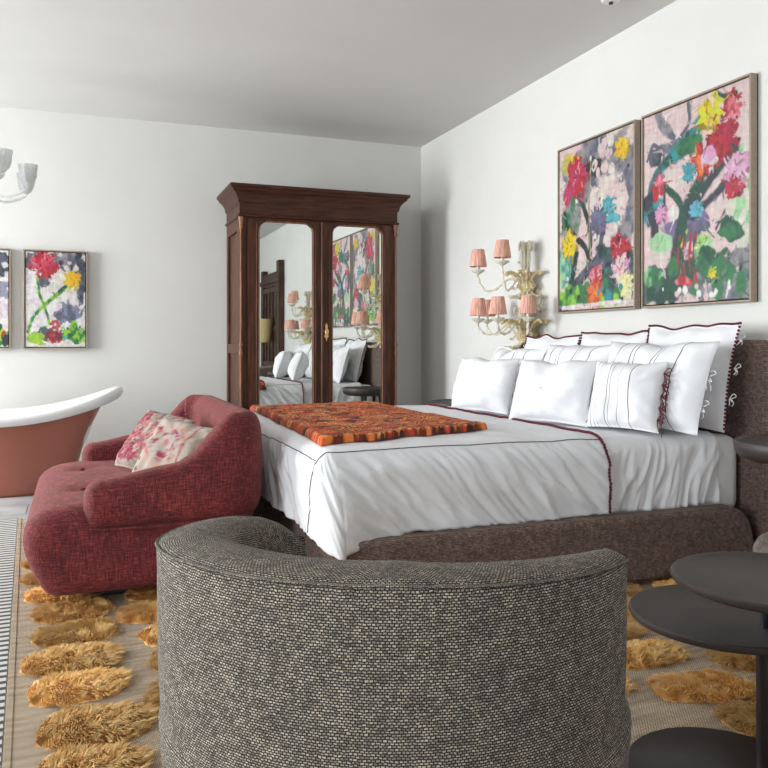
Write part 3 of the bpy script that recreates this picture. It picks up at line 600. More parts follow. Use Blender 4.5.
# ------------------------------------------------------------ wall sconces
def sconce(Yc, label):
    t = thing('wall_sconce', label, 'wall lamp', (RX1, Yc, 0), 0, 'glass sconces beside the bed')
    G().lathe([(0, 0), (.07, 0), (.07, .012), (.03, .02), (0, .022)], seg=20).build('wall_plate', M['goldglass'], t, smooth=True, loc=(0, 0, 1.42), rot=(0, -PI/2, 0))
    ax = -.09
    G().lathe([(0, 1.02), (.012, 1.04), (.02, 1.06), (.055, 1.10), (.085, 1.15), (.06, 1.17), (.03, 1.20), (.022, 1.26), (.034, 1.30), (.02, 1.34), (.03, 1.40), (.022, 1.44), (.05, 1.475), (.07, 1.51), (.04, 1.535), (.018, 1.56), (.012, 1.66), (.02, 1.70), (.008, 1.74), (.004, 1.80)], (ax, 0, 0), 20, .12, 8).build('stem', M['goldglass2'], t, smooth=True)
    rs = random.Random(3)
    def leaves(zc, n, ln, up, name, mat):
        g = G()
        for k in range(n):
            a = 2*PI*k/n+rs.uniform(-.2, .2); c, s = math.cos(a), math.sin(a)
            if ax+ln*c > -.012 : c *= .35
            P = [(ax+.02*c, .02*s, zc), (ax+ln*.5*c, ln*.5*s, zc+up*.75), (ax+ln*.9*c, ln*.9*s, zc+up), (ax+ln*c*1.06, ln*s*1.06, zc+up*.8)]
            g.tube(catmull(P, 4), [.004]+[.004+.009*math.sin(PI*i/12) for i in range(12)], 6)
        g.build(name, mat, t, smooth=True)
    leaves(1.14, 14, .20, .11, 'glass_leaves', M['goldglass2']); leaves(1.12, 12, .15, -.07, 'glass_leaves', M['goldglass']); leaves(1.50, 12, .15, .10, 'glass_leaves', M['goldglass2']); leaves(1.48, 10, .13, -.06, 'glass_leaves', M['goldglass'])
    leaves(1.18, 9, .09, .16, 'glass_leaves', M['goldglass']); leaves(1.52, 7, .05, .30, 'glass_spikes', M['goldglass'])
    g = G()
    for (x, y, z) in ((ax-.018, 0, 1.34), (ax-.018, .012, 1.375)):
        for k in range(6): a = k*PI/3; g.ball((x-.01, y+.018*math.cos(a), z+.018*math.sin(a)), .011, 6, 4)
        g.ball((x-.016, y, z), .008, 6, 4)
    g.build('glass_flowers', M['goldglass'], t, smooth=True)
    for zc_, rr_, m_ in ((1.13, .15, 9), (1.20, .10, 7), (1.50, .12, 8), (1.60, .08, 6), (1.08, .09, 6)):
        g = G()
        for k in range(m_):
            a = PI/2+PI*k/(m_-1)+rs.uniform(-.1, .1); c, s = math.cos(a), math.sin(a); sg = rs.choice((-1, 1))
            P = []
            for i in range(15):
                t_ = i/14; q = t_*4.6; r_ = rr_*(.25+.75*t_)*1.0-.03*(1-math.cos(q))*t_; P.append((ax-.012+r_*c, r_*s, zc_+sg*(.045*math.sin(q)*t_)+.03*t_))
            g.tube(P, [.0055-.0025*i/14 for i in range(15)], 6).ball(P[-1], .010, 7, 5)
        g.tube([(ax-.012+rr_*.3*math.cos(PI/2+PI*i/10), rr_*.3*math.sin(PI/2+PI*i/10), zc_) for i in range(11)], .007, 6)
        g.build('glass_scrolls', M['goldglass'], t, smooth=True)
    def arm(dx, dy, zs, zc):
        r = math.hypot(dx, dy); cx, cy = ax+dx, dy; n = 26
        P = catmull([(ax, 0, zs), (ax+dx*.35, dy*.35, zs+.035), (ax+dx*.62, dy*.62, zs-.035), (ax+dx*.86, dy*.86, zs-.045), (cx, cy, zc-.06), (cx, cy, zc-.03)], 6)
        a = G().tube(P, [.0085+.003*math.sin(i*1.7) for i in range(len(P))], 8).build('arm', M['goldglass'], t, smooth=True)
        G().lathe([(.006, -.035), (.02, -.025), (.042, -.012), (.052, .0), (.046, .002), (.015, -.004), (.011, .0), (.011, .045), (0, .048)], (cx, cy, zc), 20, .06, 8).build('candle_cup', M['goldglass'], a, smooth=True)
        g = G()                                   # pleated shade
        m = 64; v = []
        for k in range(m):
            q = 2*PI*k/m; w = 1+.022*(1 if k % 2 else -1)
            for rr, zz in ((.064, .026), (.045, .152)): v.append((cx+rr*w*math.cos(q), cy+rr*w*math.sin(q), zc+zz))
        g.add(v, [(2*k, 2*((k+1) % m), 2*((k+1) % m)+1, 2*k+1) for k in range(m)])
        sh = g.build('lamp_shade', M['shade'], a); s_ = sh.modifiers.new('s', 'SOLIDIFY'); s_.thickness = .0015
        g = G()
        for px_, py_ in ((0, 0),):
            g.tube([(cx+px_, cy+py_, zc-.03), (cx+px_, cy+py_, zc-.075)], .0012, 4).ball((cx+px_, cy+py_, zc-.09), .008, 6, 5, (.7, .7, 1.8))
        g.build('glass_drop', M['clearglass'], a, smooth=True)
    for q in ((-.30, .18), (-.14, .34), (-.27, -.06), (-.13, -.24)): arm(q[0], q[1], 1.20, 1.265)
    for q, zc in (((-.29, .20), 1.625), ((-.20, -.0), 1.675), ((-.07, -.24), 1.60)):
        if zc != 1.60: arm(q[0], q[1], 1.52, zc)
    return t
sc1 = sconce(5.07, 'champagne glass sconce with pink pleated shades between wardrobe and bed')
sc2 = sconce(2.10, 'champagne glass sconce with pink shades seen in the mirror, nearer side of bed')

# ------------------------------------------------------------ old timber door panel and straw bag (seen in the mirror)
od = thing('antique_door', 'carved dark antique timber door standing against the right wall, seen in wardrobe mirror', 'door', (RX1-.10, -.15, 0))
g = G(); g.box(0, .09, -.85, -.70, 0, 2.36); g.box(0, .09, .33, .50, 0, 2.45); g.build('post', M['oldwood'], od, bevel=.006)
G().box(.01, .08, -.70, .33, 2.05, 2.28).box(-.02, .01, -.95, .55, 2.10, 2.17).build('lintel', M['oldwood'], od, bevel=.006)
g = G().box(.04, .07, -.70, .33, .04, 2.05)
for y in (-.55, -.30, -.05, .20): g.box(.015, .04, y-.03, y+.03, .1, 2.0)
for z in (.1, .7, 1.3, 1.95): g.box(.01, .04, -.70, .33, z, z+.08)
g.build('door_panel', M['oldwood'], od, bevel=.003)
sb = thing('straw_bag', 'pale woven straw bag hanging on the antique timber door, seen in mirror', 'bag', (RX1-.22, -.22, 1.32))
G().lathe([(0, -.22), (.10, -.21), (.13, -.10), (.15, .05), (.16, .18), (.15, .18), (.13, .02), (.11, -.19), (0, -.20)], seg=24).build('bag_body', M['straw'], sb, smooth=True)
G().tube(catmull([(0, -.13, .16), (0, -.11, .33), (.08, 0, .42), (0, .11, .33), (0, .13, .16)], 6), .008, 6).build('handle', M['oldwood'], sb, smooth=True)

# ------------------------------------------------------------ rugs
rug_rz = math.radians(3.0)
sr = G().box(-2.6, -.004, -2.0, 3.15, 0, .008).build('striped_rug', M['stripe'], None); sr.location = (-.18, 2.25, 0); sr.rotation_euler = (0, 0, rug_rz)
tag(sr, 'black and white striped flatweave rug along the left edge of the ochre rug', 'rug')
RO = Vector((-.18, 2.25, 0))
rg = thing('shag_rug', 'jute flatweave rug with ochre shag patches under the sofa and bed', 'rug', RO, rug_rz)
G().box(0, 3.15, -1.75, 3.1, .006, .014).build('rug_base', M['jute'], rg)
G().box(.0, .020, -1.75, 3.1, .0142, .0165).build('edge_binding', M['jute'], rg, bevel=.001)
def shag(seed, L=.305, B=.205):
    rs = random.Random(seed); v = []; f = []
    def inside(x, y):
        a = math.atan2(y/B, x/L); e = 1+.13*noise.noise(Vector((math.cos(a)*1.6+seed*3.1, math.sin(a)*1.6, 0)))
        d = ((abs(x)/(L/2*e))**3.2+(abs(y)/(B/2*e))**2.8)**(1/3.); return d
    nx, ny = 26, 14
    for i in range(nx):
        for j in range(ny):
            x = (i/(nx-1)-.5)*L*1.15; y = (j/(ny-1)-.5)*B*1.15; d = inside(x, y)
            z = .016*max(0, 1-d**3)+.006*noise.noise(Vector((x*40, y*40, seed))) if d < 1 else -.006
            v.append((x, y, z))
    f = grid_faces(nx, ny)
    base = len(v); cnt = 0
    while cnt < 4200:
        x = rs.uniform(-.5, .5)*L*1.1; y = rs.uniform(-.5, .5)*B*1.1; d = inside(x, y)
        if d > 1: continue
        cnt += 1; z = .012*max(0, 1-d**3)
        n1 = noise.noise(Vector((x*22, y*22, seed*1.7)))*3.2; n2 = rs.uniform(-.5, .5)
        a = n1+n2; ln = rs.uniform(.016, .034)*(1-.25*d); out = Vector((x/L*1.2, y/B*1.4, 0))*.9
        dr = Vector((math.cos(a)*.75, math.sin(a)*.75, 0))+out; lift = rs.uniform(.35, .95)
        w = Vector((-dr.y, dr.x, 0)).normalized()*rs.uniform(.0009, .0018)
        p0 = Vector((x, y, z)); p1 = p0+dr*ln*.5+Vector((0, 0, ln*lift*.75)); p2 = p0+dr*ln*1.05+Vector((0, 0, ln*lift*.75))
        k = len(v); v += [p0-w, p0+w, p1+w, p1-w, p2]; f += [(k, k+1, k+2, k+3), (k+3, k+2, k+4)]
    return obj('shag_patch', v, f, M['shag'], rg, True)
protos = [shag(s) for s in range(5)]
rs = random.Random(5); used = set(); cnt = 0
for c in range(9):
    for r_ in range(-5, 8):
        lx = .212+c*.355+rs.uniform(-.02, .02); ly = .11+r_*.262+(.13 if c % 2 else 0)+rs.uniform(-.015, .015)-.02*c
        if ly > 2.9 or ly < -1.65: continue
        wx = RO.x+lx*math.cos(rug_rz)-ly*math.sin(rug_rz); wy = RO.y+lx*math.sin(rug_rz)+ly*math.cos(rug_rz)
        if wx > 1.0 and wy > 3.15: continue
        if -.05 < wx < 1.2 and wy > 3.75: continue
        if wy < 1.1 and wx < 1.2: continue
        bx0, by0 = W(.843, 1.96)
        if math.hypot(wx-bx0, wy-by0) < .33: continue
        p = rs.randrange(5)
        if p in used: o = protos[p].copy(); C.objects.link(o)
        else: o = protos[p]; used.add(p)
        o.location = (lx, ly, .016); o.rotation_euler = (0, 0, math.radians(rs.uniform(-14, 0))+(PI if rs.random() < .5 else 0)); o.scale = (rs.uniform(.92, 1.12), rs.uniform(.9, 1.15), 1)
        cnt += 1
for i, p in enumerate(protos):
    if i not in used: bpy.data.objects.remove(p)

# ------------------------------------------------------------ red sofa
so = thing('loveseat', 'red chenille loveseat with wraparound arms standing at the foot of the bed', 'sofa', (0, 0, 0))
def sections(name, secs, mat, parent, cap=True, sub=0, uv=None):
    n = len(secs[0]); v = [p for s in secs for p in s]; f = []
    for i in range(len(secs)-1):
        for k in range(n): f.append((i*n+k, i*n+(k+1) % n, (i+1)*n+(k+1) % n, (i+1)*n+k))
    if cap: f.append(tuple(range(n))[::-1]); f.append(tuple((len(secs)-1)*n+k for k in range(n)))
    o = G().add(v, f).build(name, mat, parent, smooth='all')
    if sub: sm = o.modifiers.new('s', 'SUBSURF'); sm.levels = sub; sm.render_levels = sub
    return o
prof = catmull([(-.09, .065, 0), (-.135, .10, 0), (-.195, .23, 0), (-.205, .32, 0), (-.180, .375, 0), (-.11, .413, 0), (.03, .428, 0), (.35, .430, 0), (.60, .43, 0), (.69, .40, 0), (.705, .30, 0), (.70, .15, 0), (.685, .065, 0)], 4)
cx, cz = .26, .25; ya, yb = 3.405, 4.83; R_ = .09; secs = []
ylist = [ya+R_*(1-math.cos(a)) for a in [i*PI/2/6 for i in range(7)]]+[ya+.3, 4.0, 4.2, 4.4, yb-.3]+[yb-R_*(1-math.cos(a)) for a in [i*PI/2/6 for i in range(6, -1, -1)]]
ylist = sorted(set([round(y, 4) for y in ylist]+[ya+R_+(yb-ya-2*R_)*i/24 for i in range(25)]))
for y in ylist:
    e = min(y-ya, yb-y); ins = 0 if e >= R_ else R_-math.sqrt(max(0, R_*R_-(R_-e)**2)); ring = []
    for p in prof:
        x, z = p.x, p.y; x2 = x+(ins if x < cx else -ins)*min(1, abs(x-cx)/.3); z2 = z+(ins if z < cz else -ins)*min(1, abs(z-cz)/.1)*.7
        if z > .40:                              # gently domed seat with button dimples
            z2 += .012*math.sin(PI*(y-ya)/(yb-ya))
            for (bx, by) in ((.02, 3.85), (.02, 4.45)): z2 -= .028*math.exp(-((x-bx)**2+(y-by)**2)/.004)
        ring.append((x2, y, z2))
    secs.append(ring)
sections('seat', secs, M['red'], so)
for by in (3.85, 4.45): G().ball((.02, by, .428), .014, 10, 6, (1, 1, .5)).build('button', M['red'], so, smooth=True)
# wraparound arm + back
TH = .155; yn, yf_ = 3.375+TH/2, 4.86-TH/2; xb = .695; rc = .125
path = [(.075, yn), (.12, yn), (.2, yn), (.3, yn), (.4, yn), (xb-rc, yn)]+[(xb-rc+rc*math.sin(a), yn+rc-rc*math.cos(a)) for a in [PI/2*i/6 for i in range(1, 7)]]
path += [(xb, yn+rc+(yf_-yn-2*rc)*i/6) for i in range(1, 6)]+[(xb-rc+rc*math.cos(a), yf_-rc+rc*math.sin(a)) for a in [PI/2*i/6 for i in range(0, 7)]]+[(.4, yf_), (.3, yf_), (.2, yf_), (.12, yf_), (.075, yf_)]
pp = catmull([(x, y, 0) for x, y in path], 3)
Ls = [0]
for i in range(1, len(pp)): Ls.append(Ls[-1]+(pp[i]-pp[i-1]).length)
Lt = Ls[-1]; secs = []
def ztop(p):
    x = p.x; mid = smooth01((x-.36)/(xb-.36-.06)); return .525+.055*smooth01((x-.04)/.38)+.205*mid**1.25
def addsec(p, tdir, w, zt, zb_, push):
    nrm = Vector((tdir.y, -tdir.x, 0)); ring = []; n = 28; h = zt-zb_
    for k in range(n):
        a = 2*PI*k/n; c, s = math.cos(a), math.sin(a)
        px_ = math.copysign(abs(c)**(2/3.4), c)*w/2; pz = math.copysign(abs(s)**(2/4.2), s)
        if s > 0: px_ = math.copysign(abs(c)**(2/2.6), c)*w/2
        z = (zt+zb_)/2+pz*h/2; q = p+nrm*(px_+push*0)+Vector((0, 0, z)); ring.append(tuple(q))
    return ring
for i, p in enumerate(pp):
    t = (pp[min(i+1, len(pp)-1)]-pp[max(i-1, 0)]).normalized(); e = min(Ls[i], Lt-Ls[i]); secs.append(addsec(p, t, TH, ztop(p), .335, 0))
def capend(p, tdir):
    out = []
    for a in (.35, .65, .9, 1.15, 1.35, 1.5):
        f = math.cos(a); o = math.sin(a)*.055; out.append(addsec(p-tdir*0+tdir*o, tdir, TH*max(.06, f), .525-.05*(1-f), .335+.045*(1-f), 0))
    return out
t0 = (pp[1]-pp[0]).normalized(); t1 = (pp[-1]-pp[-2]).normalized()
c0 = [addsec(pp[0]-t0*math.sin(a)*.055, t0, TH*max(.06, math.cos(a)), .525-.07*(1-math.cos(a)), .335+.06*(1-math.cos(a)), 0) for a in (1.5, 1.35, 1.15, .9, .65, .35)]
c1 = [addsec(pp[-1]+t1*math.sin(a)*.055, t1, TH*max(.06, math.cos(a)), .525-.07*(1-math.cos(a)), .335+.06*(1-math.cos(a)), 0) for a in (.35, .65, .9, 1.15, 1.35, 1.5)]
sections('backrest_and_arms', c0+secs+c1, M['red'], so)
G().tube(catmull([(.05, 3.392, .336), (.3, 3.388, .333), (.55, 3.392, .333), (.70, 3.48, .333), (.745, 3.63, .333)], 5), .006, 6).build('seam_piping', M['red'], so, smooth=True)
G().box(.02, .60, 3.58, 4.66, .0145, .09).build('plinth', M['black'], so, bevel=.01)

# ------------------------------------------------------------ cushions and pillows
def pillow_data(w, h, t, seed, n=30, pinch=.06, wr=.013, flange=0):
    v = []; uv = []; rs = random.Random(seed); sd = seed*7.3
    for side in (-1, 1):
        for i in range(n):
            for j in range(n):
                a = -1+2*i/(n-1); b = -1+2*j/(n-1)
                x = a*w/2*(1-pinch*(1-b*b)); z = b*h/2*(1-pinch*(1-a*a))
                fa, fb = min(1, abs(a)/(1-flange)), min(1, abs(b)/(1-flange))
                k = max(0, (1-fa**2.4))*max(0, (1-fb**2.4)); th = t/2*k**.42
                ridg = noise.noise(Vector((x*7+sd, z*7, side*2.)))*wr*1.6+noise.noise(Vector((x*17+sd, z*15, side*3.)))*wr*.8
                rad = math.hypot(a, b); edge = max(0, rad-.55)
                cr = math.sin(math.atan2(b, a)*14+sd+3*noise.noise(Vector((a*2, b*2, sd))))*wr*.9*edge
                y = side*(th+(ridg+cr)*min(1, k*3)) + noise.noise(Vector((x*5, z*5, sd)))*.008
                z -= .02*h*(1-a*a)*(1 if b > 0 else 0)*noise.noise(Vector((a*2+sd, 0, 0)))*3
                v.append((x, y, z+h/2)); uv.append((.5+.5*a, .5+.5*b))
    f = []
    for s in (0, 1):
        for q in grid_faces(n, n, off=s*n*n): f.append(q if s == 0 else q[::-1])
    per = [i*n for i in range(n)]+[(n-1)*n+j for j in range(1, n)]+[i*n+n-1 for i in range(n-2, -1, -1)]+[j for j in range(n-2, 0, -1)]
    m = len(per)
    for k in range(m): a, b = per[k], per[(k+1) % m]; f.append((a, b, b+n*n, a+n*n))
    return v, f, uv, [Vector(v[a])*.5+Vector(v[a+n*n])*.5 for a in per]
def bow(g, c, s=.03, drop=.05, rs=random):
    c = Vector(c)
    for q in (-1, 1):
        g.tube(catmull([c, c+Vector((s*.6, q*.006, q*s*.6+.01)), c+Vector((s*1.2, q*.008, q*s*.55)), c+Vector((s*.7, 0, q*s*.15)), c], 5), .0022, 5)
        g.tube(catmull([c, c+Vector((s*.4+rs.uniform(0, .02), q*.01, -drop*.5)), c+Vector((s*rs.uniform(.1, 1.2), q*.014, -drop*rs.uniform(.8, 1.2)))], 5), .0022, 5)
    return g
def pillow(name, label, cat, w, h, t, loc, rz, lean, mat, seed, group=None, kind='plain', roll=0, **kw):
    T_ = thing(name, label, cat, loc, 0, group)
    T_.rotation_euler = (Matrix.Rotation(rz, 3, 'Z')@Matrix.Rotation(-lean, 3, 'X')@Matrix.Rotation(roll, 3, 'Y')).to_euler()
    v, f, uv, per = pillow_data(w, h, t, seed, **kw)
    o = obj('pillowcase', v, f, mat, T_, True, uv=uv)
    bm = bmesh.new(); bm.from_mesh(o.data); bmesh.ops.recalc_face_normals(bm, faces=bm.faces); bm.to_mesh(o.data); bm.free()
    rs = random.Random(seed)
    if kind == 'pom':
        g = G(); L = per+[per[0]]
        for a, b in zip(L[:-1], L[1:]):
            if a.z < .02 and b.z < .02: continue
            d = (b-a).length; k = max(1, int(d/.011))
            for i in range(k): p = a.lerp(b, i/k); g.ball((p.x, p.y-.003, p.z), .0068, 6, 4)
        lab(g.build('pompom_trim', M['burgundy'], T_, smooth=True), 'burgundy pompom trim')
        for z in (.18, .34, .50): bow(G(), (w/2-.02, .02, z*h/.58), .026, .03, rs).build('tie', M['cotton'], T_, smooth=True)
    if kind in ('cross', 'stripeA'):
        for z in (.3, .62): bow(G(), (w/2-.045, .012, z*h), .04 if kind != 'cross' else .02, .07, rs).build('tie', M['cotton'], T_, smooth=True)
    if kind in ('burg',):
        for z in (.10, .26, .42, .58, .74):
            lab(bow(G(), (w/2-.012, -.008, z*h+.03), .03, .07, rs).build('tie', M['burgundy'], T_, smooth=True), 'burgundy cord tie')
    if kind in ('cross', 'crossburg'):
        g = G(); yy = -t/2-.001
        for k in (0, 1):
            s = .013
            P = [(-s, yy, 0), (s, yy, 0)] if k == 0 else [(0, yy, -s), (0, yy, s)]
            g.tube([(a, b, c+h*.5) for a, b, c in P], .0012, 4)
        lab(g.build('embroidered_cross', M['cotton2'], T_, smooth=True), 'small white embroidered cross')
    if kind == 'crossburg':
        for z in (.16, .42): lab(bow(G(), (w/2-.010, .0, z*h+.05), .035, .09, rs).build('tie', M['burgundy'], T_, smooth=True), 'burgundy cord tie')
    return T_
BT = .668
RZp = -PI/2
# back row
pillow('euro_sham', 'square white sham with burgundy pompom edge, nearest the camera against the headboard', 'pillow', .64, .52, .15, (2.80, 3.225, BT), RZp, .20, M['cotton'], 21, 'pompom-edged shams in the back row', 'pom', flange=.06, pinch=.05)
pillow('euro_sham', 'square white pompom-edged sham, middle one of the back row', 'pillow', .64, .50, .15, (2.82, 3.89, BT-.005), RZp, .22, M['cotton'], 22, 'pompom-edged shams in the back row', 'pom', flange=.06, pinch=.05)
pillow('euro_sham', 'square white pompom-edged sham, farthest one, beside the glass sconce', 'pillow', .64, .50, .15, (2.82, 4.56, BT-.02), RZp, .24, M['cotton'], 23, 'pompom-edged shams in the back row', 'pom', flange=.06, pinch=.05)
# middle row
pillow('striped_pillow', 'large white pillow with thin burgundy lines in front of the nearest pompom sham', 'pillow', .74, .445, .20, (2.575, 3.215, BT), RZp+.05, .30, M['stripeA'], 31, 'white pillows with burgundy lines', 'stripeA', pinch=.06, flange=.05)
pillow('striped_pillow', 'white pillow with thin burgundy lines, middle of the lined row behind the crossed cushion', 'pillow', .68, .43, .19, (2.60, 3.92, BT), RZp, .30, M['stripeA'], 32, 'white pillows with burgundy lines', 'stripeA', pinch=.06, flange=.05)
pillow('striped_pillow', 'white pillow with thin burgundy lines, farthest of the lined row', 'pillow', .66, .42, .19, (2.60, 4.60, BT-.01), RZp-.03, .30, M['stripeA'], 33, 'white pillows with burgundy lines', 'stripeA', pinch=.06, flange=.05)
# front row
pillow('small_cushion', 'small plain white cushion at the far side of the bed, leftmost', 'cushion', .50, .345, .19, (2.26, 4.32, BT), RZp+.28, .30, M['cotton'], 41, 'small cushions in front of the pillows', 'cross', pinch=.07, flange=.04)
pillow('small_cushion', 'plain white cushion with embroidered cross and burgundy ties, centre front of the pillows', 'cushion', .51, .345, .19, (2.265, 3.57, BT), RZp+.34, .30, M['cotton'], 42, 'small cushions in front of the pillows', 'crossburg', pinch=.07, flange=.04)
pillow('small_cushion', 'small white cushion with fine dark stripes and burgundy cord ties', 'cushion', .40, .34, .15, (2.42, 3.165, BT), RZp+.34, .26, M['stripeB'], 43, 'small cushions in front of the pillows', 'burg', pinch=.07, flange=.04)
def floral(t_, seed):
    o = [c for c in bpy.data.objects if c.parent == t_ and c.name.startswith('pillowcase')][0]
    n = int(math.sqrt(len(o.data.vertices)/2)); p = Painter(n, n, 1.0, seed); cr = (.36, .31, .265); p.img[:] = cr
    rs_ = random.Random(seed); pk = (.24, .02, .05); pk2 = (.40, .12, .13); gy = (.09, .10, .08)
    if seed == 1:
        for x in (.12, .34, .74): p.stroke([(x, -.05), (x+.06, .3), (x-.04, .6), (x+.05, 1.05)], .035, pk2, cr, .5, .8)
        for (x, y) in ((.2, .2), (.25, .75), (.15, .5), (.5, .85)): p.flower(x, y, .13, pk, pk2, cr, .8)
        p.stroke([(.48, 0), (.56, .25), (.46, .5), (.58, .78), (.5, 1)], .05, gy, (.10, .16, .10), .5, .6); p.dabs(14, (.4, 0, .7, 1), .05, (.2, .25, .16), cr, .5, 1)
        for k in range(9): p.stroke([(rs_.random(), rs_.random()) for _ in range(4)], .012, pk, pk2, .5, .8)
        p.dabs(34, (0, 0, 1, 1), .032, pk, gy, .5, 1); p.dabs(20, (0, 0, 1, 1), .03, cr, pk2, .5, 1)
    else:
        d = np.sqrt((p.U-.45)**2+(p.V-.47)**2); nz = p.noise(14, 14, 2)
        for r0, wd_, c in ((.36, .03, (.45, .25, .15)), (.29, .035, pk2), (.20, .05, pk), (.12, .03, (.25, .28, .25)), (.04, .05, pk2)): p.mix(np.clip((wd_-abs(d-r0+(nz-.5)*.07))/.012, 0, 1), c, cr)
        p.dabs(30, (0, 0, 1, 1), .03, pk2, (.35, .22, .14), .5, 1); p.dabs(10, (0, 0, .2, 1), .05, pk, gy, .5, 1)
        p.stroke([(.80, 0), (.79, .5), (.80, 1)], .014, pk, pk2); p.mix((p.U > .83)*1., (.38, .32, .25), (.44, .38, .31))
    img = p.img[::-1].transpose(1, 0, 2).reshape(-1, 3); setpaint(o.data, np.concatenate([img, img])); o.data.materials[0] = M['embro']
SZ = .448
c1_ = pillow('floral_cushion', 'embroidered pink and green floral cushion, farther one on the red loveseat', 'cushion', .40, .345, .14, (.27, 4.22, SZ-.015), -1.02, .62, M['cotton'], 51, 'floral cushions on the loveseat', 'x', n=46, pinch=.05, roll=.10); floral(c1_, 1)
c2_ = pillow('floral_cushion', 'cream cushion with pink rosette and plain linen border, nearer one on the loveseat', 'cushion', .40, .325, .14, (.345, 3.88, SZ-.015), -.95, .62, M['cotton'], 52, 'floral cushions on the loveseat', 'x', n=46, pinch=.05, roll=.10); floral(c2_, 2)

# ------------------------------------------------------------ bed
bd = thing('bed_frame', 'king size bed frame upholstered in brown woven fabric', 'bed', (0, 0, 0))
def rail_x(name, y0, y1):
    pts = [(.93, .035), (2.965, .035), (2.965, .14), (2.955, .20), (2.93, .26), (2.895, .30), (2.84, .325), (.93, .325)]
    o = G().prism(pts, y0, y1).build(name, M['bedfab'], bd, bevel=.022, bseg=4, smooth=True); return o
rail_x('side_rail', 2.875, 2.985); rail_x('side_rail', 4.985, 5.095)
G().box(.92, .985, 2.985, 4.985, .035, .325).build('foot_rail', M['bedfab'], bd, bevel=.02, bseg=4, smooth=True)
G().box(.97, 2.985, 2.985, 4.985, .20, .27).build('slat_base', M['backing'], bd)
g = G()
hp = [(2.845, .03)]+[(2.845, .985)]+[(2.845+.105-.105*math.cos(a), .985+.115*math.sin(a)) for a in [PI/2*i/8 for i in range(1, 9)]]
hp += [(5.13-.105+.105*math.sin(a), .985+.115*math.cos(a)) for a in [PI/2*i/8 for i in range(0, 9)]]+[(5.13, .03)]
g.prism(hp, 3.0, 3.118, 'x'); g.build('headboard', M['bedfab'], bd, bevel=.03, bseg=4, smooth=True)
for (x, y) in ((1.0, 3.03), (1.0, 4.94), (2.9, 3.03), (2.9, 4.94)): G().lathe([(.03, .014), (.035, .20)], (x, y, 0), 12).build('leg', M['black'], bd)
mt = rounded('mattress', .99, 2.985, 2.985, 4.985, .272, .640, .055, M['cotton2']); tag(mt, 'white mattress with fitted sheet, showing beside the headboard', 'mattress')

X_F = .93
def drape(name, x0, x1, hf, hn, hh, zt, r, mat, seed, rect, nx=150, ny=170, wamp=.012, fold=1.0, shear=1.0):
    """cloth laid on a box; x0..x1 along the bed (x0 may hang over the foot by hf), hn/hh hang on near/far sides"""
    rx0, ry0, ry1 = rect                          # inner rectangle before the edge bends
    xs = np.linspace(rx0-hf, x1, nx) if hf else np.linspace(x0, x1, nx); ys = np.linspace(ry0-hn, ry1+hh, ny); v = []
    sd = seed*3.7
    for x in xs:
        for y in ys:
            px_ = max(x, rx0) if hf else x; py_ = min(max(y, ry0), ry1); ox = x-px_; oy = y-py_; L2 = math.hypot(ox, oy); e = max(abs(ox), abs(oy))
            top = zt+.010*noise.noise(Vector((x*2.2, y*2.2, sd)))+.005*noise.noise(Vector((x*6, y*6, sd)))
            if e < 1e-6:
                w = .0045*noise.noise(Vector((x*9+y*4, y*5-x*3, sd)))+.003*(.5-abs(noise.noise(Vector((x*11-y*7, y*6, sd+4)))))
                v.append((x, y, top+w)); continue
            n = Vector((ox/L2, oy/L2, 0)); bl = PI*r/2
            corner = (abs(ox) > 1e-6 and abs(oy) > 1e-6)
            if e < bl: o_ = r*math.sin(e/r); z = top-r*(1-math.cos(e/r)); nn = n*math.sin(e/r)+Vector((0, 0, math.cos(e/r)))
            else: o_ = r; z = top-r-(e-bl); nn = n
            k = smooth01((e-.03)/.12); dn = max(0, e-.08)
            if abs(ox) < 1e-9: u = x
            elif oy <= 0: u = rx0-.40*math.atan2(-ox, -oy)/(PI/2)-(py_-ry0)
            else: u = rx0-.40-(ry1-ry0)-.40*math.atan2(oy, -ox)/(PI/2)
            if abs(ox) > 1e-9 and abs(oy) < 1e-9: u = rx0-.40-(py_-ry0)
            s_ = shear
            f1 = noise.noise(Vector((u*4.6-dn*5.5*s_, dn*1.6, sd+1))); f2 = noise.noise(Vector((u*9.5-dn*13*s_, dn*2.6, sd+2))); f3 = noise.noise(Vector((u*21-dn*19*s_, dn*4.5, sd+3))); f4 = noise.noise(Vector((u*42-dn*50*s_, dn*12, sd+4)))
            disp = wamp*k*fold*(.8*f1+.62*(1-2*min(1, 2.2*abs(f2)))+.55*(1-2*min(1, 2.4*abs(f3)))+.16*f4)
            if corner: disp *= .55
            p = Vector((px_, py_, 0))+n*(o_+.02*dn*fold)+Vector((0, 0, z)); p += nn*disp
            if hf and oy < 0:                    # near foot corner spills over the rail
                c_ = math.exp(-((x-.86)/.20)**2) if x > .86 else 1
                c_ *= (oy/L2)**2; p += Vector((-.015, -.36*dn, -.17*dn))*c_
            v.append(tuple(p))
    f = grid_faces(len(xs), ny)
    o = obj(name, v, f, mat, None, True); bm = bmesh.new(); bm.from_mesh(o.data); bmesh.ops.recalc_face_normals(bm, faces=bm.faces)
    if sum(fc.normal.z for fc in bm.faces) < 0: bmesh.ops.reverse_faces(bm, faces=bm.faces)
    bm.to_mesh(o.data); bm.free()
    V = np.array(v).reshape(len(xs), ny, 3); return o, V, xs, ys
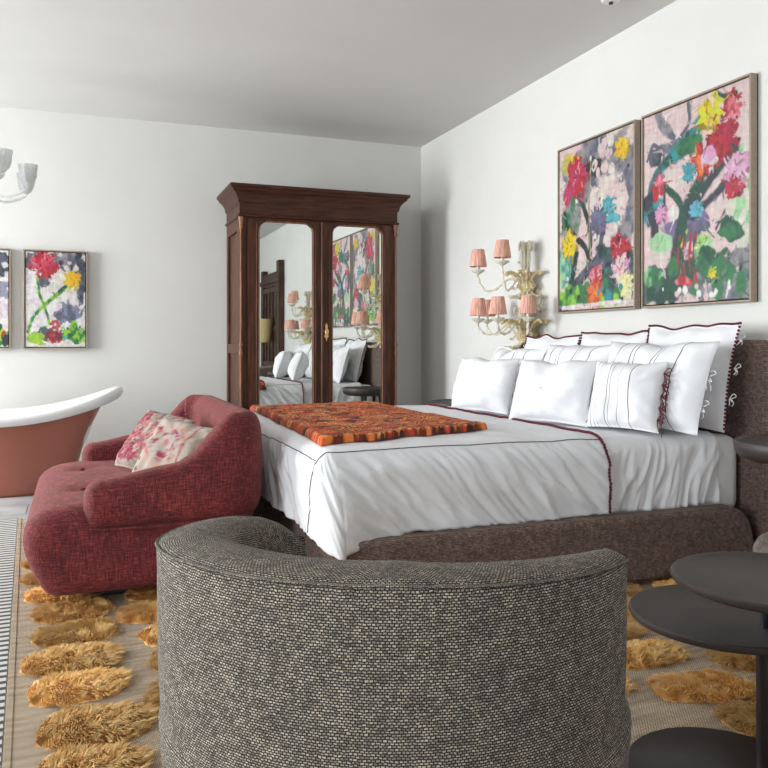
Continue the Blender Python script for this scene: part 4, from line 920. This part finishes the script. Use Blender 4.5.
def samp(V, xs, ys, x, y, up=.004):
    i = (x-xs[0])/(xs[-1]-xs[0])*(len(xs)-1); j = (y-ys[0])/(ys[-1]-ys[0])*(len(ys)-1)
    i = min(max(i, 0), len(xs)-1.001); j = min(max(j, 0), len(ys)-1.001); a, b = int(i), int(j); s, t = i-a, j-b
    p = (V[a, b]*(1-s)+V[a+1, b]*s)*(1-t)+(V[a, b+1]*(1-s)+V[a+1, b+1]*s)*t
    q = np.cross(V[min(a+1, len(xs)-1), b]-V[a, b], V[a, b+1]-V[a, b]); L = np.linalg.norm(q)
    q = q/L if L > 1e-9 else np.array([0, 0, 1.]); return Vector(p+q*up)
sh, SV, sx, sy = drape('flat_sheet', 2.05, 2.84, 0, .37, .37, .656, .075, M['cotton2'], 5, (0, 3.045, 4.93), 120, 170, .013, .9, -.35)
so_ = sh.modifiers.new('s', 'SOLIDIFY'); so_.thickness = .004; so_.offset = -1
tag(sh, 'smooth white sheet between the burgundy-trimmed duvet cover and the pillows', 'sheet')
dv = thing('duvet_cover', 'white duvet cover with burgundy pompom edge and thin dark piping lines over the bed', 'duvet', (0, 0, 0))
du, DV, dx, dy = drape('duvet', .0, 2.19, .40, .40, .40, .668, .105, M['cotton'], 9, (.955, 3.055, 4.905), 240, 240, .0125, 1.0, 1.0)
du.parent = dv; so_ = du.modifiers.new('s', 'SOLIDIFY'); so_.thickness = .012; so_.offset = -1
g = G(); P = [samp(DV, dx, dy, 2.187, y, .006) for y in np.linspace(dy[0]+.012, dy[-1]-.012, 460)]
last = None
for p in P:
    if last is None or (p-last).length > .012: g.ball(p, .0075, 6, 5); last = p
g.tube(P[::3], .004, 5)
lab(g.build('pompom_trim', M['burgundy'], dv, smooth=True), 'burgundy pompom trim')
g = G()
g.tube([samp(DV, dx, dy, x, 3.055-.05, .0015) for x in np.linspace(dx[0]+.01, 2.185, 130)], .0019, 5)
g.tube([samp(DV, dx, dy, x, 4.905+.06, .0015) for x in np.linspace(dx[0], 2.185, 130)], .0019, 5)
g.tube([samp(DV, dx, dy, .955-.10, y, .0015) for y in np.linspace(3.02, 4.95, 130)], .0019, 5)
lab(g.build('piping', M['stitch'], dv, smooth=True), 'thin dark piping line')

# throw
def throw():
    nx, ny = 130, 300; cor = {(0, 0): (.92, 3.12), (1, 0): (1.80, 3.34), (0, 1): (1.00, 5.02), (1, 1): (1.80, 5.02)}
    top = []; uvs = []
    def surf(x, y):
        return samp(DV, dx, dy, x, y, 0).z
    for i in range(nx):
        for j in range(ny):
            s = i/(nx-1); t_ = j/(ny-1); a = Vector(cor[0, 0]).lerp(Vector(cor[1, 0]), s); b = Vector(cor[0, 1]).lerp(Vector(cor[1, 1]), s); q = a.lerp(b, t_)
            x = q.x+.012*noise.noise(Vector((t_*5, s*2, 1))); y = q.y+.012*noise.noise(Vector((s*5, 4, t_)))
            z = samp(DV, dx, dy, x, y, .0).z
            e = min(s, 1-s)*.85; e2 = min(t_, 1-t_)*1.8; ee = min(e, e2); rr = .018
            th = .007+.030*(math.sqrt(max(0, 1-(1-min(1, ee/rr))**2)))
            zz = z+th+.007*noise.noise(Vector((x*7, y*6, 3)))*min(1, ee/.05)+.004*noise.noise(Vector((x*18, y*16, 5)))*min(1, ee/.05)
            top.append((x, y, zz)); uvs.append((s, t_))
    n = nx*ny; v = top+[(x, y, samp(DV, dx, dy, x, y, 0).z+.004) for x, y, _ in top]
    f = grid_faces(nx, ny)+[q[::-1] for q in grid_faces(nx, ny, off=n)]
    per = [i*ny for i in range(nx)]+[(nx-1)*ny+j for j in range(1, ny)]+[i*ny+ny-1 for i in range(nx-2, -1, -1)]+[j for j in range(ny-2, 0, -1)]
    for k in range(len(per)): a, b = per[k], per[(k+1) % len(per)]; f.append((a, b, b+n, a+n))
    o = obj('throw', v, f, M['throw'], None, True, uv=uvs+uvs); bm = bmesh.new(); bm.from_mesh(o.data); bmesh.ops.recalc_face_normals(bm, faces=bm.faces); bm.to_mesh(o.data); bm.free()
    return o
M['throw'] = attrmat('paisley_print', .85, .4, 350)
def throw_paint(o, nx, ny):
    p = Painter(nx, ny, 1.9/.88, 77); bk = (.035, .012, .009); og = (.78, .21, .035); gd = (.82, .42, .12); rd = (.55, .05, .018)
    p.img[:] = (.34, .05, .018); p.fill(bk, (.20, .03, .012), 10, 20, .56, .1)
    rs = random.Random(4); P = []
    for gi in range(9):
        for gj in range(18): P.append(((gi+.5+rs.uniform(-.35, .35))/9, (gj+.5+rs.uniform(-.35, .35))/18))
    rs.shuffle(P)
    for (x, y) in P:
        r = rs.uniform(.045, .085); an = rs.uniform(0, 2*PI)
        lx = (p.U-x); ly = (p.V-y)*p.asp; ca, sa = math.cos(an), math.sin(an); ax_ = lx*ca+ly*sa; ay = -lx*sa+ly*ca
        d = np.sqrt(ax_**2+(ay*(1.3+.9*np.clip(ax_/r, -.5, 1)))**2)/r; sw = np.arctan2(ay, ax_)/(2*PI)
        ph = (d*2.3+sw)%1.0; m = np.clip((1-d)/.08, 0, 1); cols = rs.choice([(og, bk, rd), (gd, rd, bk), (rd, bk, gd), (og, rd, bk)])
        p.mix(m, cols[0]); p.mix(m*np.clip((.22-abs(ph-.30))/.06, 0, 1), cols[1]); p.mix(m*np.clip((.14-abs(ph-.72))/.06, 0, 1), cols[2])
    for _ in range(90):
        x, y = rs.random(), rs.random(); a = rs.uniform(0, 6.3); r = rs.uniform(.02, .045)
        p.stroke([(x+r*(1-k/7)*math.cos(a+k*.9), y+r*(1-k/7)*math.sin(a+k*.9)/p.asp) for k in range(6)], .007, gd if rs.random() < .6 else bk, None, .5, .2)
    band = np.clip((.028-p.V+(p.gn-.5)*.02)/.006, 0, 1); p.mix(band, bk, (.22, .03, .012))
    for k in range(17):
        x = .03+k*.059; q = .010
        if k % 2 == 0: p.blob(x, q, .030, .030/p.asp, rd, og, .8, .2, 30); p.blob(x, q, .012, .012/p.asp, gd, None, .5, .3, 30)
        else: p.stroke([(x-.024, q+.006), (x-.008, q-.005), (x+.008, q+.006), (x+.022, q-.004)], .0055, gd, og, .6, .9)
    img = p.img.transpose(1, 0, 2).reshape(-1, 3); setpaint(o.data, np.concatenate([img, img]))
th_ = throw(); throw_paint(th_, 130, 300)
tag(th_, 'orange, red and black paisley throw folded across the foot of the bed', 'throw')

# ------------------------------------------------------------ tweed barrel armchairs
def armchair(label, lc, rz):
    """local frame: origin at floor centre, -y is towards the back of the chair as first seen (theta 0), theta to +x"""
    t = thing('barrel_armchair', label, 'armchair', lc, rz)
    R0 = .4265; TA, TB = -149, 66
    def rimz(th):
        return interp(th, [-150, -146, -140, -132, -122, -110, -90, -70, -45, 0, 30, 50, 66], [.600, .640, .674, .698, .711, .719, .729, .745, .757, .763, .753, .745, .737])
    def thick(th): return interp(th, [-155, -120, -60, 0, 30, 50, 62], [.085, .11, .15, .158, .145, .12, .09])
    def Rz(z): return R0-.030*smooth01((.62-z)/.6)
    nth = 110; prof = []; verts = []; uv = []
    zs = [.05, .06, .10, .18, .26, .34, .42, .50, .58, .64, .68]
    ths = [TA+(TB-TA)*i/(nth-1) for i in range(nth)]; rows = []
    for ti, th in enumerate(ths):
        zr = rimz(th); tk = thick(th); a = math.radians(th); ring = []
        e = min(th-TA, TB-th)*PI/180*R0; sq = 1.0
        rr = .045
        if e < rr: sq = math.sqrt(max(0.0, 1-(1-e/rr)**2))*.92+.08
        mid = R0-tk/2; 
        pr = [(R0-.045, .05)]+[(Rz(z), z) for z in zs[1:-1]]+[(R0, zr-.05), (R0+.001, zr-.018), (R0-.003, zr-.004), (R0-.012, zr), (R0-tk*.4, zr+.003), (R0-tk*.7, zr-.002), (R0-tk+.008, zr-.012), (R0-tk, zr-.03), (R0-tk-.006, zr-.10), (R0-tk-.012, .50), (R0-tk-.012, .40), (R0-tk, .05)]
        L = 0; last = None
        for (r, z) in pr:
            r2 = mid+(r-mid)*sq
            if last is not None: L += math.hypot(r-last[0], z-last[1])
            last = (r, z); ring.append((r2*math.sin(a), -r2*math.cos(a), z)); uv.append((a*R0, L))
        rows.append(ring)
    n = len(rows[0]); v = [p for r in rows for p in r]; f = []
    for i in range(nth-1):
        for k in range(n-1): f.append((i*n+k, (i+1)*n+k, (i+1)*n+k+1, i*n+k+1))
    f.append(tuple(range(n))); f.append(tuple((nth-1)*n+k for k in range(n))[::-1])
    o = obj('backrest_and_arms', v, f, M['tweed'], t, True, uv=uv); bm = bmesh.new(); bm.from_mesh(o.data); bmesh.ops.recalc_face_normals(bm, faces=bm.faces); bm.to_mesh(o.data); bm.free()
    o.data.set_sharp_from_angle(angle=1.2)
    P = [((R0+.0005)*math.sin(math.radians(th)), -(R0+.0005)*math.cos(math.radians(th)), rimz(th)-.006) for th in ths[4:-3]]
    gg = G().tube(P, .0032, 6); pu = []
    m_ = len(P)
    for i in range(m_):
        for k in range(6): pu.append((ths[4+i]*PI/180*R0, k*.003))
    gg.build('rim_piping', M['tweed'], t, smooth='all', uv=pu)
    def drum(name, prof, seg=96):
        v = []; uv = []; L = 0; last = None
        Ls = []
        for r, z in prof:
            if last: L += math.hypot(r-last[0], z-last[1])
            last = (r, z); Ls.append(L)
        for k in range(seg+1):
            a = 2*PI*k/seg
            for (r, z), l in zip(prof, Ls): v.append((r*math.cos(a), r*math.sin(a), z)); uv.append((a*.42, l))
        return obj(name, v, grid_faces(seg+1, len(prof)), M['tweed'], t, True, uv=uv)
    drum('seat_base', [(0, .06), (.34, .06), (.385, .075), (.398, .12), (.405, .22), (.415, .32), (.422, .40), (.424, .435), (.415, .455), (.39, .462), (0, .462)])
    drum('seat_cushion', [(0, .464), (.27, .464), (.296, .475), (.304, .50), (.296, .528), (.26, .545), (.15, .555), (0, .557)])
    G().lathe([(0, .014), (.26, .014), (.27, .02), (.27, .04), (.25, .06), (0, .06)], seg=40).build('swivel_base', M['darkmetal'], t, smooth=True)
    return t
wx, wy = W(.019, 1.495)
ac = armchair('black and cream tweed barrel armchair in the foreground with its back to the viewer', (wx, wy, 0), -YAW)
wx2, wy2 = W(1.55, 2.35)
ac['group'] = 'tweed barrel armchairs'; ac2 = copy_tree(ac); ac2.location = (wx2, wy2, 0); ac2.rotation_euler = (0, 0, math.radians(113)); ac2['label'] = 'tweed barrel armchair mostly cut off by the right edge behind the tiered table'

# ------------------------------------------------------------ tiered side table
tx, ty = W(.89, 1.87)
tt = thing('tiered_side_table', 'dark bronze side table with two overlapping round tray tops on one pole', 'table', (0, 0, 0))
def tray(name, l, d, z, R, th, mat, lip=.006):
    x, y = W(l, d)
    return G().lathe([(0, z-th), (R*.93, z-th), (R*.985, z-th*.65), (R, z-th*.2), (R, z+lip*.5), (R-.003, z+lip), (R-.010, z+lip), (R-.016, z+.001), (0, z)], (x, y, 0), 80).build(name, mat, tt, smooth=True)
tray('top_tray', .886, 1.805, .548, .226, .016, M['darktop']); tray('lower_tray', .843, 1.96, .417, .233, .016, M['darktop'])
G().lathe([(0, .014), (.222, .014), (.225, .018), (.225, .028), (.22, .032), (0, .034)], (*W(.833, 1.97), 0), 72).build('base', M['darkmetal'], tt, smooth=True)
G().lathe([(.019, .034), (.019, .401), (0, .401)], (tx, ty, 0), 20).build('pole', M['darkmetal'], tt, smooth=True)
G().lathe([(.009, .418), (.009, .532), (0, .532)], (tx, ty, 0), 16).build('upper_pole', M['polemetal'], tt, smooth=True)
# bedside table
bx_, by_ = 2.68, 2.34
bt2 = thing('bedside_table', 'round dark wooden bedside table beside the headboard, cut off at right', 'table', (bx_, by_, 0))
G().lathe([(0, .62), (.22, .62), (.252, .632), (.268, .655), (.272, .685), (.268, .695), (.255, .697), (.25, .690), (0, .689)], seg=72).build('tabletop', M['darktop'], bt2, smooth=True)
for k in range(3):
    a = k*2*PI/3+.5; G().tube([(.11*math.cos(a), .11*math.sin(a), .625), (.15*math.cos(a), .15*math.sin(a), .0145)], [.018, .011], 12).build('leg', M['darktop'], bt2, smooth=True)
bt2['group'] = 'bedside tables'; bt3 = copy_tree(bt2); bt3.location = (2.74, 5.50, -.055); bt3['label'] = 'round dark bedside table on the far side of the bed, seen in the wardrobe mirror'
print('objects', len(bpy.data.objects), 'patches', cnt)
